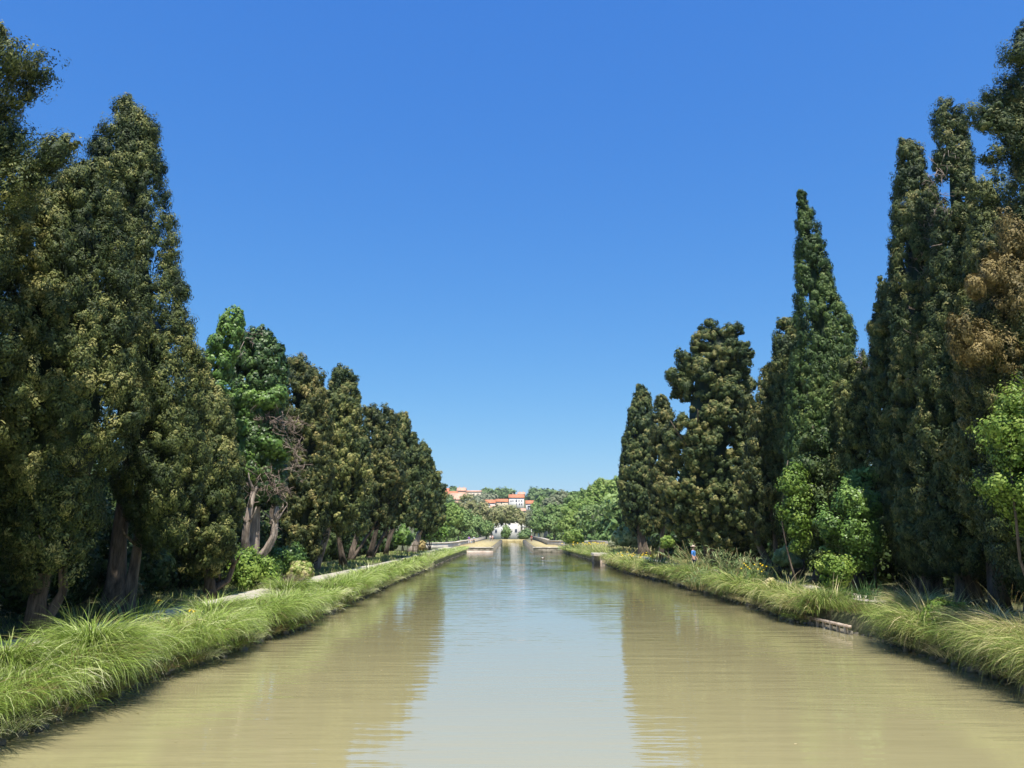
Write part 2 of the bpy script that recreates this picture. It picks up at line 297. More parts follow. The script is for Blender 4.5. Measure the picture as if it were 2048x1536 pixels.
def crown_profile(mb, prof, Y, core=.5, dens=2.1, up=.9, leaf=None, rc=None, rough=.22, wide=.40, flat=1.0, elong=1.5, sub=.27, tb=0., droop=0., seed=None):
    """foliage over a body of revolution whose radius varies with height, thrown into lumps"""
    lf, r0, m_, k_ = params(Y); lf = leaf or lf; r0 = rc or r0
    seed = R_.uniform(0, 9) if seed is None else seed
    cs = []; rs = []
    for py, a, b_ in prof:
        p = P(a, py, Y); q = P(b_, py, Y); cs.append((p + q) / 2); rs.append((q[0] - p[0]) / 2)
    cs = np.array(cs); rs = np.array(rs); o = np.argsort(cs[:, 2]); cs = cs[o]; rs = rs[o]
    z = np.linspace(cs[0, 2], cs[-1, 2], 60); cx = np.interp(z, cs[:, 2], cs[:, 0]); rr = np.interp(z, cs[:, 2], rs)
    area = 2 * np.pi * np.trapz(rr, z)
    n = int(max(10, area * dens / (np.pi * r0 * r0 * elong * .8)))
    pz = np.cumsum(rr + .05); pz /= pz[-1]
    def place(N):
        zz = np.interp(R_.uniform(0, 1, N), pz, z); ph = R_.uniform(0, 2 * np.pi, N)
        k = ~((np.sin(ph) > .35) & (R_.uniform(0, 1, N) < .72)); return zz[k], ph[k]
    # boughs
    tight = float(np.clip((.16 - rough) / .07, 0, 1)); nm = max(4, int(n / (11 + 22 * tight))); zm, pm = place(int(nm * 1.4)); nm = len(zm)
    radm = np.interp(zm, z, rr); rm = np.minimum(r0 * R_.uniform(1.3, 2.3, nm) * (.5 + 2 * rough), radm * (.55 - .15 * float(np.clip((2.6 - rr.mean()) / 1.4, 0, 1))) + .1); re = np.maximum(radm * (1 + rough * .45 * wob(pm * 2.1, zm * 1.1, seed)) - rm * .95 - r0 * .35, 0)
    re *= 1 - .22 * R_.uniform(0, 1, nm) ** 2
    Mc = np.c_[np.interp(zm, z, cx) + np.cos(pm) * re, Y + np.sin(pm) * re * flat, zm]
    Om = unit(np.c_[np.cos(pm), np.sin(pm) * flat, np.full(nm, .25)]); Am = unit(Om * R_.uniform(.2, .8, (nm, 1)) + np.array([0, 0, up]))
    npb = 9; d = unit(rvec(nm, npb) + .7 * Om[:, None] + .25 * Am[:, None]); da = (d * Am[:, None]).sum(-1, keepdims=True)
    C1 = (Mc[:, None] + rm[:, None, None] * (d + Am[:, None] * da * .55) * R_.uniform(.75, 1.0, (nm, npb, 1))).reshape(-1, 3)
    O1 = unit(d + Om[:, None] * .3).reshape(-1, 3); A1 = unit(Am[:, None] * .9 + d * .45 + .25 * rvec(nm, npb)).reshape(-1, 3)
    # thin filling between the boughs, set back
    slim = max(float(np.clip((2.6 - rr.mean()) / 1.4, 0, 1)), float(np.clip((.16 - rough) / .08, 0, .6)))
    z2, p2 = place(int(n * (.38 + 1.6 * slim + .9 * tight))); rad2 = np.interp(z2, z, rr); re2 = np.maximum(rad2 * (.70 + .28 * slim) * (1 + rough * .6 * wob(p2 * 3.1, z2 * 1.9, seed)) - r0 * (.5 - .15 * slim), .02)
    C2 = np.c_[np.interp(z2, z, cx) + np.cos(p2) * re2, Y + np.sin(p2) * re2 * flat, z2]; O2 = unit(np.c_[np.cos(p2), np.sin(p2) * flat, np.full(len(z2), .1)]); A2 = unit(O2 * .4 + np.array([0, 0, up]))
    C = np.r_[C1, C2]; O = np.r_[O1, O2]; A = np.r_[A1, A2]; n = len(C)
    rad = np.interp(C[:, 2], z, rr); rr_ = np.minimum(r0 * .8 * R_.uniform(.65, 1.25, n), rad * .85 + .12 - .08 * slim)
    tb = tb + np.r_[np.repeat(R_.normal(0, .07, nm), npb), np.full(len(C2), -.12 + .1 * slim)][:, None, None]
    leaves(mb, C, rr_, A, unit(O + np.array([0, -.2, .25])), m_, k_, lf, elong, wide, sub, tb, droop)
    # closed inner hull tinted dark, added to block light and sight through the crown
    if core > 0:
        zc = np.linspace(z[0] + .3, z[-1] - .3, 22); th = np.linspace(0, 2 * np.pi, 14, endpoint=False)
        rc_ = np.maximum(np.interp(zc, z, rr) * core - .1, .03)
        L2 = 1 + .3 * wob(th[None] * 2.1, zc[:, None] * 1.4, seed) + .1 * R_.normal(size=(22, 14))
        xx = np.interp(zc, z, cx)[:, None] + np.cos(th)[None] * rc_[:, None] * L2; yv = Y + np.sin(th)[None] * rc_[:, None] * L2 * flat
        v = np.stack([xx, yv, zc[:, None] + .0 * xx], -1).reshape(-1, 3)
        i = np.arange(21)[:, None] * 14; j = np.arange(14)[None]; k = (j + 1) % 14
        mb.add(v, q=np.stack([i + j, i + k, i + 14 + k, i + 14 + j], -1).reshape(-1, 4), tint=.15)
    return cs, rs

def crown_lobe(mb, p0, p1, r0, r1, Y, dens=1.9, up=.5, wide=.40, leaf=None, rc=None, elong=1.4, sub=.27, tb=0., m_=None, k_=None):
    """foliage round a limb from p0 to p1"""
    lf, rcl, mm, kk = params(Y); lf = leaf or lf; rcl = min(rc or rcl, max(r0, r1) * .8); mm = m_ or mm; kk = k_ or kk
    p0 = np.asarray(p0, float); p1 = np.asarray(p1, float); Ln = np.linalg.norm(p1 - p0) + .01; ax = (p1 - p0) / Ln
    n = int(max(5, (2 * np.pi * (r0 + r1) / 2 * Ln + 2 * r1 * r1 * np.pi) * dens / (np.pi * rcl * rcl * elong * .8)))
    t = R_.uniform(0, 1, n); d = rvec(n); d = unit(d - ax * (d @ ax)[:, None] * .7)
    rad = (r0 + (r1 - r0) * t) * R_.uniform(.45, 1, n); C = p0 + ax * (t * Ln)[:, None] + d * np.maximum(rad - rcl * .6, 0)[:, None]
    A = unit(ax * .8 + d * .4 + np.array([0, 0, up]) + .25 * rvec(n))
    leaves(mb, C, rcl * R_.uniform(.65, 1.2, n), A, unit(d + ax * .3 * t[:, None]), mm, kk, lf, elong, wide, sub, tb)

def limb(mb, p0, p1, r0, r1, bend=.3, sides=7, n=7, flute=.2, tint=.5):
    p0 = np.asarray(p0, float); p1 = np.asarray(p1, float); t = np.linspace(0, 1, n)[:, None]
    off = R_.normal(size=3) * bend; off[2] = 0
    pts = p0 + (p1 - p0) * t + off * np.sin(t * np.pi) + R_.normal(size=(n, 3)) * bend * .12 * (t > 0) * (t < 1)
    rad = r0 + (r1 - r0) * t[:, 0] ** .8; rad[0] *= 1.6; rad[1] *= 1.12
    mb.tube(pts, rad, sides, tint, flute); return pts
def twigs(mb, p0, p1, count, length, rad=.012, up=.3, spread=1.0, droop=0.):
    """bare dead twigs along a line"""
    p0 = np.asarray(p0, float); p1 = np.asarray(p1, float)
    for c in range(count):
        s = p0 + (p1 - p0) * random.random() + R_.normal(size=3) * .15 * spread
        d = rvec(1)[0] * spread + np.array([0, -.2, up]); d /= np.linalg.norm(d)
        Ln = length * random.uniform(.5, 1.2); e = s + d * Ln; e[2] -= droop * Ln
        mid = (s + e) / 2 + R_.normal(size=3) * Ln * .12
        mb.tube([s, mid, e], [rad, rad * .8, rad * .3], 3, R_.uniform(.2, .9))
        for q in range(3):
            a = s + (e - s) * random.uniform(.3, .95); f_ = a + unit(d + .8 * rvec(1)[0]) * Ln * .35
            mb.tube([a, f_], [rad * .6, rad * .25], 3, R_.uniform(.2, .9))

def tree(name, label, Y, prof, mat, base=None, trunk_r=.22, stems=1, lobes=(), cat='tree', group=None, bark='bark', gz=GZ, spread=.5, ivy=None, dead=(), extra=(), browned=None, core=.5, trunk_top=.55, **kw):
    """one tree: an Empty at its foot, a trunk and a crown, with ivy or dead branches where the photo shows them"""
    cxb = base if base is not None else (prof[-1][1] + prof[-1][2]) / 2
    fx = P(cxb, 1100, Y)[0]
    foot = np.array([fx, Y, gz - .05])
    root = empty(name, foot, label, cat, group)
    mb = MB(); crown_profile(mb, prof, Y, core=core, **kw)
    for e in extra: crown_profile(mb, e, Y + R_.uniform(-.8, .8), core=.4, **{k: v for k, v in kw.items() if k != 'flat'})
    lk = {k: v for k, v in kw.items() if k in ('wide', 'leaf', 'sub', 'elong')}
    for (a, b_, r0, r1) in lobes:
        dy = R_.uniform(-.8, .4); s = Y / F
        crown_lobe(mb, P(a[0], a[1], Y + dy), P(b_[0], b_[1], Y + dy), r0 * s, r1 * s, Y, **lk)
    mb.build('crown', mat, root, foot)
    tops = [P((a + b_) / 2, py, Y) for py, a, b_ in prof]; ztop = max(t[2] for t in tops); zl = min(t[2] for t in tops)
    tz = zl + (ztop - zl) * trunk_top
    o = sorted(tops, key=lambda t: t[2]); tx = np.interp(tz, [t[2] for t in o], [t[0] for t in o])
    tb = MB(); wdt = max((b_ - a) for _, a, b_ in prof) / 2 * Y / F
    for s_ in range(stems):
        a = foot + np.array([R_.uniform(-.25, .25) * (stems > 1), R_.uniform(-.25, .25) * (stems > 1), 0])
        e = np.array([tx + (R_.uniform(-1, 1) * wdt * spread if stems > 1 else 0), Y + R_.uniform(-.4, .4) * wdt, tz * (1 if s_ == 0 else R_.uniform(.6, .95))])
        rr = trunk_r * (1 if s_ == 0 else R_.uniform(.55, .85))
        pts = limb(tb, a, e, rr, rr * .3, .25 + .1 * stems, 14, 9)
        for q in range(4):
            p = pts[random.randint(3, 7)]; d = unit(np.array([R_.normal(), R_.normal(), .9]))
            limb(tb, p, p + d * wdt * .8, rr * .3, rr * .08, .1, 5, 4)
    tb.build('trunk', M[bark], root, foot, smooth=True)
    if ivy:
        ib = MB()
        for (a, b_, r0, r1) in ivy:
            s = Y / F; dy = -wdt * .75
            crown_lobe(ib, P(a[0], a[1], Y + dy), P(b_[0], b_[1], Y + dy), r0 * s, r1 * s, Y, wide=.85, leaf=params(Y)[0] * 1.05, up=.2)
        ib.build('ivy', M[kw.get('ivymat', 'ivy')] if False else M['ivy'], root, foot)
    if browned:
        ib = MB()
        for (a, b_, r0, r1) in browned:
            s = Y / F; crown_lobe(ib, P(a[0], a[1], Y - wdt * .7), P(b_[0], b_[1], Y - wdt * .8), r0 * s, r1 * s, Y, up=.7)
        ib.build('browned_boughs', M['rust'], root, foot)
    if dead:
        db = MB()
        for (a, b_, n, Ln) in dead: twigs(db, P(a[0], a[1], Y - wdt * .8), P(b_[0], b_[1], Y - wdt * .8), n, Ln, rad=.00045 * Y)
        db.build('dead_branches', M['dead'], root, foot)
    return root

CG = 'cypresses lining the canal'
# ---- left row, near to far
tree('cypress_tree', 'open-limbed olive conifer cut by the left edge, topmost branches reaching into the sky', 16.5,
     [(-230, -330, -300), (-100, -400, -230), (50, -480, -120), (200, -520, -40), (300, -540, -10), (450, -560, 20), (700, -570, 10), (850, -540, -20), (950, -470, -90), (1080, -400, -180)], M['olive'], base=-300, stems=3, trunk_r=.3, rough=.3,
     lobes=[((-60, 190), (40, 100), 50, 32), ((-40, 240), (95, 140), 50, 22), ((-60, 120), (0, 62), 30, 14), ((0, 400), (120, 300), 60, 25), ((-20, 330), (60, 290), 50, 24), ((60, 350), (140, 290), 26, 16), ((-80, 240), (20, 200), 60, 45), ((-60, 330), (10, 260), 70, 50)], group=CG)
tree('cypress_tree', 'broad yellowish-olive cypress at the left, low shoulder in front of the tall rounded cypress', 20.5,
     [(335, 165, 185), (390, 90, 215), (450, 40, 235), (540, 0, 245), (700, -50, 262), (850, -50, 270), (930, -20, 225), (1010, 0, 190), (1100, 20, 170), (1170, 50, 140)], M['olive'], base=92, stems=2, trunk_r=.22, spread=.4, rough=.28, tb=.02, group=CG,
     lobes=[((100, 420), (150, 350), 34, 18), ((60, 460), (95, 385), 34, 20)])
tree('cypress_tree', 'tallest cypress on the left bank, dense with a rounded tip clear against the sky', 24.5,
     [(222, 236, 266), (240, 222, 286), (270, 208, 302), (310, 195, 312), (350, 184, 320), (400, 176, 330), (450, 168, 340), (510, 160, 346), (570, 158, 350), (620, 158, 366), (690, 165, 386), (760, 170, 394), (850, 180, 402), (950, 220, 405), (1020, 260, 385), (1080, 290, 365)], M['olive'], base=250, stems=2, trunk_r=.3, rough=.13, tb=-.04, group=CG)
tree('cypress_tree', 'low golden-olive cypress bulging beside the tallest one on the left bank', 33,
     [(775, 398, 425), (820, 362, 452), (880, 340, 470), (950, 328, 478), (1010, 335, 480), (1060, 355, 470), (1110, 370, 455), (1150, 385, 430)], M['olive'], base=420, stems=2, rough=.25, tb=.05, group=CG)
tree('ivy_covered_tree', 'thin leaning column of bright ivy between the tallest left cypress and the ivy dome', 38,
     [(632, 447, 484), (660, 440, 484), (700, 424, 474), (740, 410, 458), (780, 398, 446), (850, 396, 440), (1000, 400, 440)], M['ivy'], base=440, trunk_r=.2, wide=.85, rough=.13, core=.4, cat='tree', trunk_top=.8, dead=[((478, 700), (500, 655), 5, 1.2)])
tree('ivy_covered_tree', 'dead trunk under a round dome of dark green ivy with bare brown twigs hanging below', 42,
     [(676, 500, 532), (692, 486, 556), (720, 472, 567), (760, 470, 568), (800, 470, 562), (850, 480, 560), (920, 480, 570), (1000, 490, 560)], M['ivydark'], base=492, stems=4, trunk_r=.36, spread=.7, wide=.85, rough=.14, core=.6, bark='barkp', tb=-.2, sub=.3, trunk_top=.5,
     ivy=[((450, 800), (560, 800), 26, 26), ((470, 850), (500, 940), 24, 20), ((520, 880), (560, 900), 20, 22), ((500, 820), (500, 860), 24, 20)],
     dead=[((500, 830), (600, 850), 70, .7), ((500, 930), (570, 990), 90, .8), ((580, 860), (600, 960), 60, .7), ((470, 940), (520, 1000), 40, .7)])
tree('cypress_tree', 'brown-tinged cypress with a double top, right of the ivy dome', 49,
     [(724, 586, 606), (745, 572, 625), (780, 562, 650), (830, 562, 655), (880, 570, 660), (960, 575, 660), (1060, 570, 650), (1110, 580, 640)], M['brown'], base=560, stems=3, rough=.3, group=CG, lobes=[((630, 800), (632, 755), 26, 17)], spread=.8)
tree('cypress_tree', 'bushy golden-green cypress with a bare pale trunk showing under it on the left bank', 55,
     [(795, 640, 668), (830, 618, 705), (880, 606, 725), (950, 600, 735), (1010, 605, 730), (1050, 620, 700)], M['olive'], base=628, trunk_r=.3, rough=.28, tb=.05, bark='barkp', group=CG, trunk_top=.35,
     lobes=[((650, 1000), (690, 1060), 30, 16), ((600, 980), (600, 1080), 30, 30)])
tree('cypress_tree', 'narrow pointed dark cypress rising behind the golden-green one on the left bank', 62,
     [(735, 678, 694), (755, 668, 708), (790, 662, 714), (840, 662, 720), (900, 658, 735), (1000, 665, 740), (1060, 680, 730)], M['dark'], base=690, rough=.2, group=CG)
tree('cypress_tree', 'dense green cypress with a flat-topped crown, fifth from the far end of the left row', 72,
     [(820, 742, 772), (845, 726, 790), (890, 718, 805), (950, 712, 815), (1010, 710, 800), (1050, 725, 785)], M['brown'], base=703, stems=2, trunk_r=.26, rough=.3, group=CG, tb=-.03)
tree('cypress_tree', 'dark cypress with a notched peak standing behind and right of the flat-topped one', 80,
     [(836, 788, 812), (860, 778, 820), (890, 770, 835), (940, 765, 850), (1000, 765, 850), (1050, 775, 840)], M['dark'], base=738, stems=3, trunk_r=.28, rough=.3, group=CG, lobes=[((800, 865), (818, 850), 12, 7)], spread=.6)
tree('cypress_tree', 'sloping-shouldered dark cypress, second from the far end of the left row', 90,
     [(885, 822, 842), (915, 806, 862), (950, 798, 872), (1000, 800, 876), (1045, 812, 866)], M['dark'], base=768, stems=2, rough=.28, group=CG)
tree('cypress_tree', 'last cypress of the left row with a bare pale trunk beside the stone pier', 100,
     [(915, 845, 858), (950, 832, 872), (990, 825, 888), (1020, 822, 892), (1045, 830, 886), (1060, 840, 870)], M['dark'], base=824, trunk_r=.5, rough=.25, bark='barkp', group=CG, trunk_top=.2)
# ---- right row, near to far
tree('conifer_tree', 'dark open conifer at the top right corner with drooping limbs against the sky', 22,
     [(55, 2042, 2070), (120, 2036, 2090), (200, 2038, 2110), (300, 2040, 2110), (430, 2030, 2160), (600, 2010, 2230), (900, 1990, 2240), (1060, 1990, 2240), (1160, 2020, 2200)], M['dark'], base=2110, rough=.2, core=.5, trunk_r=.32,
     lobes=[((2060, 100), (2030, 120), 40, 26), ((2060, 230), (1985, 200), 38, 18), ((2050, 250), (1945, 235), 34, 14), ((2055, 290), (1960, 320), 30, 12), ((2060, 270), (2000, 260), 45, 30), ((1990, 215), (1960, 260), 20, 14), ((2060, 180), (2010, 190), 50, 30)], tb=-.1)
tree('cypress_tree', 'partly browned cypress at the right edge, orange-tipped boughs lit by the sun', 22.5,
     [(432, 2025, 2060), (470, 1998, 2090), (540, 1970, 2120), (620, 1945, 2140), (700, 1930, 2150), (800, 1935, 2150), (880, 1960, 2150), (940, 2000, 2120)], M['brown'], base=2050, rough=.3, group=CG, tb=.05,
     browned=[((2035, 620), (2020, 450), 55, 24), ((1995, 590), (1985, 520), 22, 16), ((1965, 740), (1905, 640), 30, 24), ((1960, 600), (1945, 570), 20, 12), ((2040, 820), (2020, 700), 44, 26), ((1975, 700), (1960, 660), 30, 18)])
tree('cypress_tree', 'olive cypress with a blunt double tip, half hidden behind the rust-brown one', 27,
     [(348, 1960, 1972), (370, 1952, 2006), (410, 1950, 2022), (460, 1948, 2028), (560, 1935, 2035), (700, 1930, 2040), (850, 1925, 2045), (1000, 1925, 2045), (1120, 1950, 2020)], M['olive'], base=1985, rough=.16, group=CG)
tree('cypress_tree', 'tall blunt column of a cypress, highest peak left of the top right conifer', 29,
     [(218, 1874, 1902), (240, 1873, 1918), (290, 1877, 1928), (350, 1880, 1936), (430, 1884, 1945), (520, 1874, 1955), (640, 1862, 1965), (800, 1850, 1985), (950, 1850, 1995), (1080, 1850, 1990), (1140, 1880, 1970)], M['dark'], base=1925, rough=.12, group=CG, tb=.03, trunk_r=.3,
     dead=[((1882, 300), (1878, 480), 26, .6)])
tree('cypress_tree', 'leaning cypress with a bent tip and a streak of bare grey twigs down its middle', 32,
     [(282, 1796, 1808), (300, 1800, 1828), (340, 1803, 1846), (390, 1797, 1860), (450, 1792, 1874), (520, 1788, 1882), (600, 1786, 1884), (700, 1790, 1884), (800, 1795, 1890), (950, 1800, 1890), (1080, 1800, 1890), (1140, 1830, 1880)], M['dark'], base=1850, rough=.12, group=CG, trunk_r=.3,
     dead=[((1858, 440), (1850, 620), 80, .6), ((1850, 640), (1845, 800), 30, .7)],
     browned=[((1868, 800), (1850, 750), 16, 12)])
tree('cypress_tree', 'cluster of narrow dark columns forming one cypress, left of the bent-tipped one', 34.5,
     [(538, 1781, 1791), (580, 1775, 1812), (650, 1772, 1828), (750, 1775, 1835), (900, 1775, 1850), (1050, 1775, 1850), (1120, 1800, 1840)], M['dark'], base=1815, rough=.15, group=CG, stems=2,
     extra=[[(552, 1758, 1764), (590, 1757, 1780), (680, 1760, 1795), (800, 1765, 1800)], [(600, 1745, 1751), (640, 1747, 1775), (720, 1752, 1785), (760, 1755, 1785)], [(684, 1741, 1748), (730, 1746, 1775), (820, 1748, 1795), (930, 1760, 1810), (1000, 1775, 1815)]])
tree('cypress_tree', 'short olive cypress filling the gap between the green spire and the dark columns', 38,
     [(716, 1695, 1722), (750, 1682, 1742), (830, 1672, 1750), (930, 1670, 1760), (1060, 1670, 1760), (1120, 1690, 1740)], M['olive'], base=1712, rough=.2, group=CG, dead=[((1722, 735), (1728, 700), 10, .8)])
tree('cypress_tree', 'tall green spire with a needle-sharp tip, standing alone against the sky on the right bank', 41,
     [(386, 1601, 1606), (410, 1599, 1614), (450, 1598, 1628), (500, 1598, 1640), (550, 1599, 1652), (600, 1598, 1664), (635, 1598, 1690), (680, 1598, 1702), (740, 1590, 1704), (820, 1582, 1700), (920, 1578, 1695), (1020, 1580, 1690), (1100, 1600, 1680)], M['spire'], base=1632, rough=.08, group=CG, trunk_r=.32,
     lobes=[((1607, 470), (1602, 388), 11, 2)],
     ivy=[((1592, 935), (1582, 1020), 14, 9), ((1650, 830), (1640, 960), 10, 16)])
tree('cypress_tree', 'small dark pointed cypress pressed against the left flank of the green spire', 46,
     [(643, 1572, 1582), (665, 1555, 1598), (720, 1550, 1604), (800, 1545, 1605), (950, 1550, 1600), (1060, 1560, 1600)], M['dark'], base=1590, rough=.2, group=CG)
tree('cypress_tree', 'shaggy brownish cypress sweeping down to the reeds, right of the big tiered conifer', 47,
     [(734, 1540, 1556), (770, 1518, 1566), (820, 1502, 1570), (900, 1492, 1560), (980, 1482, 1565), (1040, 1500, 1565), (1085, 1515, 1558)], M['brown'], base=1545, rough=.28, group=CG, stems=2, lobes=[((1500, 840), (1495, 800), 22, 12)])
tree('conifer_tree', 'big tiered dark conifer with a broad ragged crown, widest tree on the right bank', 58,
     [(660, 1412, 1466), (690, 1392, 1490), (730, 1372, 1496), (780, 1345, 1498), (830, 1335, 1500), (880, 1330, 1500), (950, 1318, 1510), (1010, 1315, 1530), (1060, 1340, 1535), (1085, 1370, 1520)], M['dark'], base=1425, rough=.2, elong=1.0, up=.2, stems=3, trunk_r=.35, spread=.5, group=CG, tb=.05,
     lobes=[((1385, 760), (1362, 708), 24, 12), ((1470, 700), (1490, 690), 14, 8), ((1470, 790), (1505, 768), 20, 10), ((1380, 790), (1342, 745), 22, 12), ((1460, 680), (1467, 664), 12, 8)])
tree('cypress_tree', 'slim cypress half hidden between the tiered conifer and the last one on the right', 74,
     [(797, 1318, 1334), (840, 1308, 1345), (920, 1302, 1350), (1000, 1300, 1345), (1060, 1310, 1335)], M['brown'], base=1318, rough=.2, group=CG)
tree('cypress_tree', 'last cypress of the right row, pointed egg shape on a dark leaning trunk', 86,
     [(780, 1276, 1290), (805, 1266, 1300), (850, 1256, 1308), (900, 1245, 1312), (950, 1238, 1312), (1000, 1238, 1310), (1035, 1248, 1304), (1065, 1266, 1300)], M['dark'], base=1290, rough=.12, trunk_r=.55, group=CG, trunk_top=.35)
# trees beside the camera, outside the frame, whose shade falls into it
for k, (X, Y, h_) in enumerate([(-14, 9.5, 15), (-13.5, 3, 16), (18.5, 14.5, 15.5), (19.5, 8, 16), (19, 1.5, 15), (-15, -4, 15)]):
    root = empty('cypress_tree', (X, Y, GZ), 'cypress standing beside the camera outside the photo', 'tree', 'cypresses beside the camera')
    mb = MB(); n = 420; t = R_.uniform(.08, 1, n); ph = R_.uniform(0, 6.28, n); rd = 2.7 * np.minimum(1, (1 - t) * 2.2) ** .7 * R_.uniform(.5, 1, n)
    C = np.c_[np.cos(ph) * rd, np.sin(ph) * rd, t * h_]; O = unit(np.c_[np.cos(ph), np.sin(ph), .2 + 0 * ph])
    leaves(mb, C, R_.uniform(.4, .7, n), unit(O * .5 + [0, 0, .9]), O, 9, 7, .22); mb.build('crown', M['olive'], root)
    tb = MB(); limb(tb, (0, 0, 0), (0, 0, h_ * .8), .3, .06); tb.build('trunk', M['bark'], root)

# ------------------------------------------------------------------ shrubs and undergrowth
def blob(mb, c, r3, Y, leaf=None, rc=None, dens=1.6, wide=.7, core=True, up=.3, tb=0., mk=None):
    c = np.asarray(c, float); r3 = np.asarray(r3, float); lf, r0, m_, k_ = params(Y); lf = leaf or lf; r0 = rc or min(r0, r3.min() * .45)
    if mk: m_, k_ = mk
    n = int(max(8, 2 * np.pi * (r3[0] * r3[2] + r3[0] * r3[1] * .6 + r3[1] * r3[2] * .4) * dens / (np.pi * r0 * r0)))
    d = rvec(n * 2); d = d[(d[:, 2] > -.45)][:n]; n = len(d)
    l = 1 + .16 * wob(d[:, 0] * 4 + c[0], d[:, 2] * 4 + c[1], 1.)
    C = c + d * r3 * (l * R_.uniform(.75, 1, n))[:, None] - unit(d * r3) * r0 * .6
    leaves(mb, C, r0 * R_.uniform(.6, 1.25, n), unit(d + [0, 0, up]), d, m_, k_, lf, 1.15, wide, .38, tb)
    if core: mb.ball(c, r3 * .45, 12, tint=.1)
def shrub(name, label, px, ytop, ybot, hw, Y, mat, cat='shrub', gz=GZ, depth=None, lobes=3, group=None, stem=True, tb=0., hang=False, **kw):
    pt = P(px, ytop, Y); pb = P(px, ybot, Y); hw_ = hw * Y / F
    foot = np.array([pb[0], Y, gz]); root = empty(name, foot, label, cat, group)
    mb = MB(); cz = (pt[2] + pb[2]) / 2; rz = (pt[2] - pb[2]) / 2; dp = depth or hw_
    if hang:
        lf = params(Y)[0] * 1.05; N = int(60 + 620 * min(1.0, (22.0 / Y)) * min(1.6, hw_ * rz / 2)); u = rvec(N * 3) * (R_.uniform(.15, 1, (N * 3, 1)) ** .5)
        sd_ = R_.uniform(0, 9); C = np.array([pb[0], Y, cz]) + u * [hw_, dp * .7, rz]
        k = (wob(C[:, 0] * 1.9, C[:, 2] * 1.9, sd_) + .5 * wob(C[:, 0] * 4, C[:, 2] * 4, sd_) > -.08 + .5 * (np.linalg.norm(u, axis=1) - .6)); C = C[k][:N]; u = unit(u[k][:N] * [1, 1.5, 1]); n = len(C)
        leaves(mb, C, R_.uniform(.07, .3, n) ** 1.0 * (1 + Y * .012), unit(u + [0, -.2, .5] + .7 * rvec(n)), unit(u + [0, -.5, .3]), 8, 9, lf, 1.3, .75, .5, tb)
        mb.build('foliage', mat, root, foot); lobes = 0; stem = False
        tb_ = MB(); limb(tb_, foot, np.array([pb[0], Y + .3, pt[2]]), .05, .02, .2, 5, 7); tb_.build('vine_stem', M['bark'], root, foot)
        return root
    blob(mb, (pb[0], Y, cz), (hw_, dp, rz), Y, tb=tb, core=False, **kw); blob(mb, (pb[0], Y, cz - .1 * rz), (hw_ * .6, dp * .6, rz * .7), Y, tb=tb - .15, core=False, **kw)
    for q in range(lobes):
        a = R_.uniform(0, 6.28); s = R_.uniform(.35, .55)
        blob(mb, (pb[0] + math.cos(a) * hw_ * .6, Y + math.sin(a) * dp * .5 - dp * .2, cz + R_.uniform(-.5, .55) * rz), (hw_ * s, dp * s, rz * s), Y, tb=tb, core=False, **kw)
    mb.build('foliage', mat, root, foot)
    if stem:
        tb_ = MB()
        for q in range(4): limb(tb_, foot + [R_.uniform(-.2, .2) * hw_, R_.uniform(-.2, .2), -.1], np.array([pb[0] + R_.uniform(-.6, .6) * hw_, Y + R_.uniform(-.4, .4) * dp, cz + rz * .3]), .02 + hw_ * .03, .01, .15, 5, 5)
        tb_.build('stem', M['bark'], root, foot)
    return root

# bramble and ivy mass beneath the two rows, its shade put into the leaf colour: nobody could count its plants
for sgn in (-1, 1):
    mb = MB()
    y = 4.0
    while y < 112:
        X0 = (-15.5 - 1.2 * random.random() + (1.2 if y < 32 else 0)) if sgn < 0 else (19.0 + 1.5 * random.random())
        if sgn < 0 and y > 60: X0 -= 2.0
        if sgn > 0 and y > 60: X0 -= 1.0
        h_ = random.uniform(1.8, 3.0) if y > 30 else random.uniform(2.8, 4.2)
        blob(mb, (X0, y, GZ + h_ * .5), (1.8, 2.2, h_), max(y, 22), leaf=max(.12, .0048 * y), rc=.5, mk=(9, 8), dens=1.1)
        blob(mb, (X0 + sgn * 3.5, y + 1, GZ + h_ * 1.1), (2.4, 2.6, h_ * 1.7), max(y, 30), leaf=max(.16, .0055 * y), rc=.7, mk=(8, 7), dens=1.0)  # taller back row, added to block light from behind the trees
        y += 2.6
    o = mb.build('undergrowth', M['under']); tag(o, 'bramble and ivy undergrowth coloured dark for shade beneath the trees along the %s bank' % ('left' if sgn < 0 else 'right'), 'undergrowth', kind='stuff')

shrub('bush', 'sunlit pale green bush at the edge of the left path below the ivy-topped trunk', 505, 1108, 1190, 46, 38, M['lime'], depth=1.1, tb=-.1, hang=True)
shrub('bush', 'shaded green bush between the sunlit bush and the golden cypress on the left bank', 575, 1095, 1165, 36, 44, M['ivy'])
shrub('bush', 'low yellow-green bush under the bare pale trunk on the left bank', 600, 1125, 1165, 22, 43, M['grassR'], lobes=2)
shrub('ivy_thicket', 'green thicket climbing the bank behind the left pier near the last pale trunk', 862, 1038, 1090, 30, 118, M['ivy'], lobes=4)
shrub('ivy_thicket', 'small green thicket left of the last pale trunk on the left bank', 806, 1055, 1100, 14, 104, M['ivy'])
shrub('shrub', 'leafy sunlit shrub with round clusters in front of the dark right-hand trees', 1705, 985, 1140, 54, 35, M['ivy'], lobes=9, tb=.0, dens=1.0, hang=True)
shrub('shrub', 'upper leafy sprays above the sunlit shrub on the right bank', 1740, 945, 1040, 44, 36.5, M['ivy'], lobes=6, tb=.15, dens=.9, hang=True)
shrub('creeper', 'bright green creeper hanging between the shaggy cypress and the green spire', 1592, 920, 1100, 20, 38.3, M['lime'], lobes=6, tb=-.22, cat='creeper', hang=True)
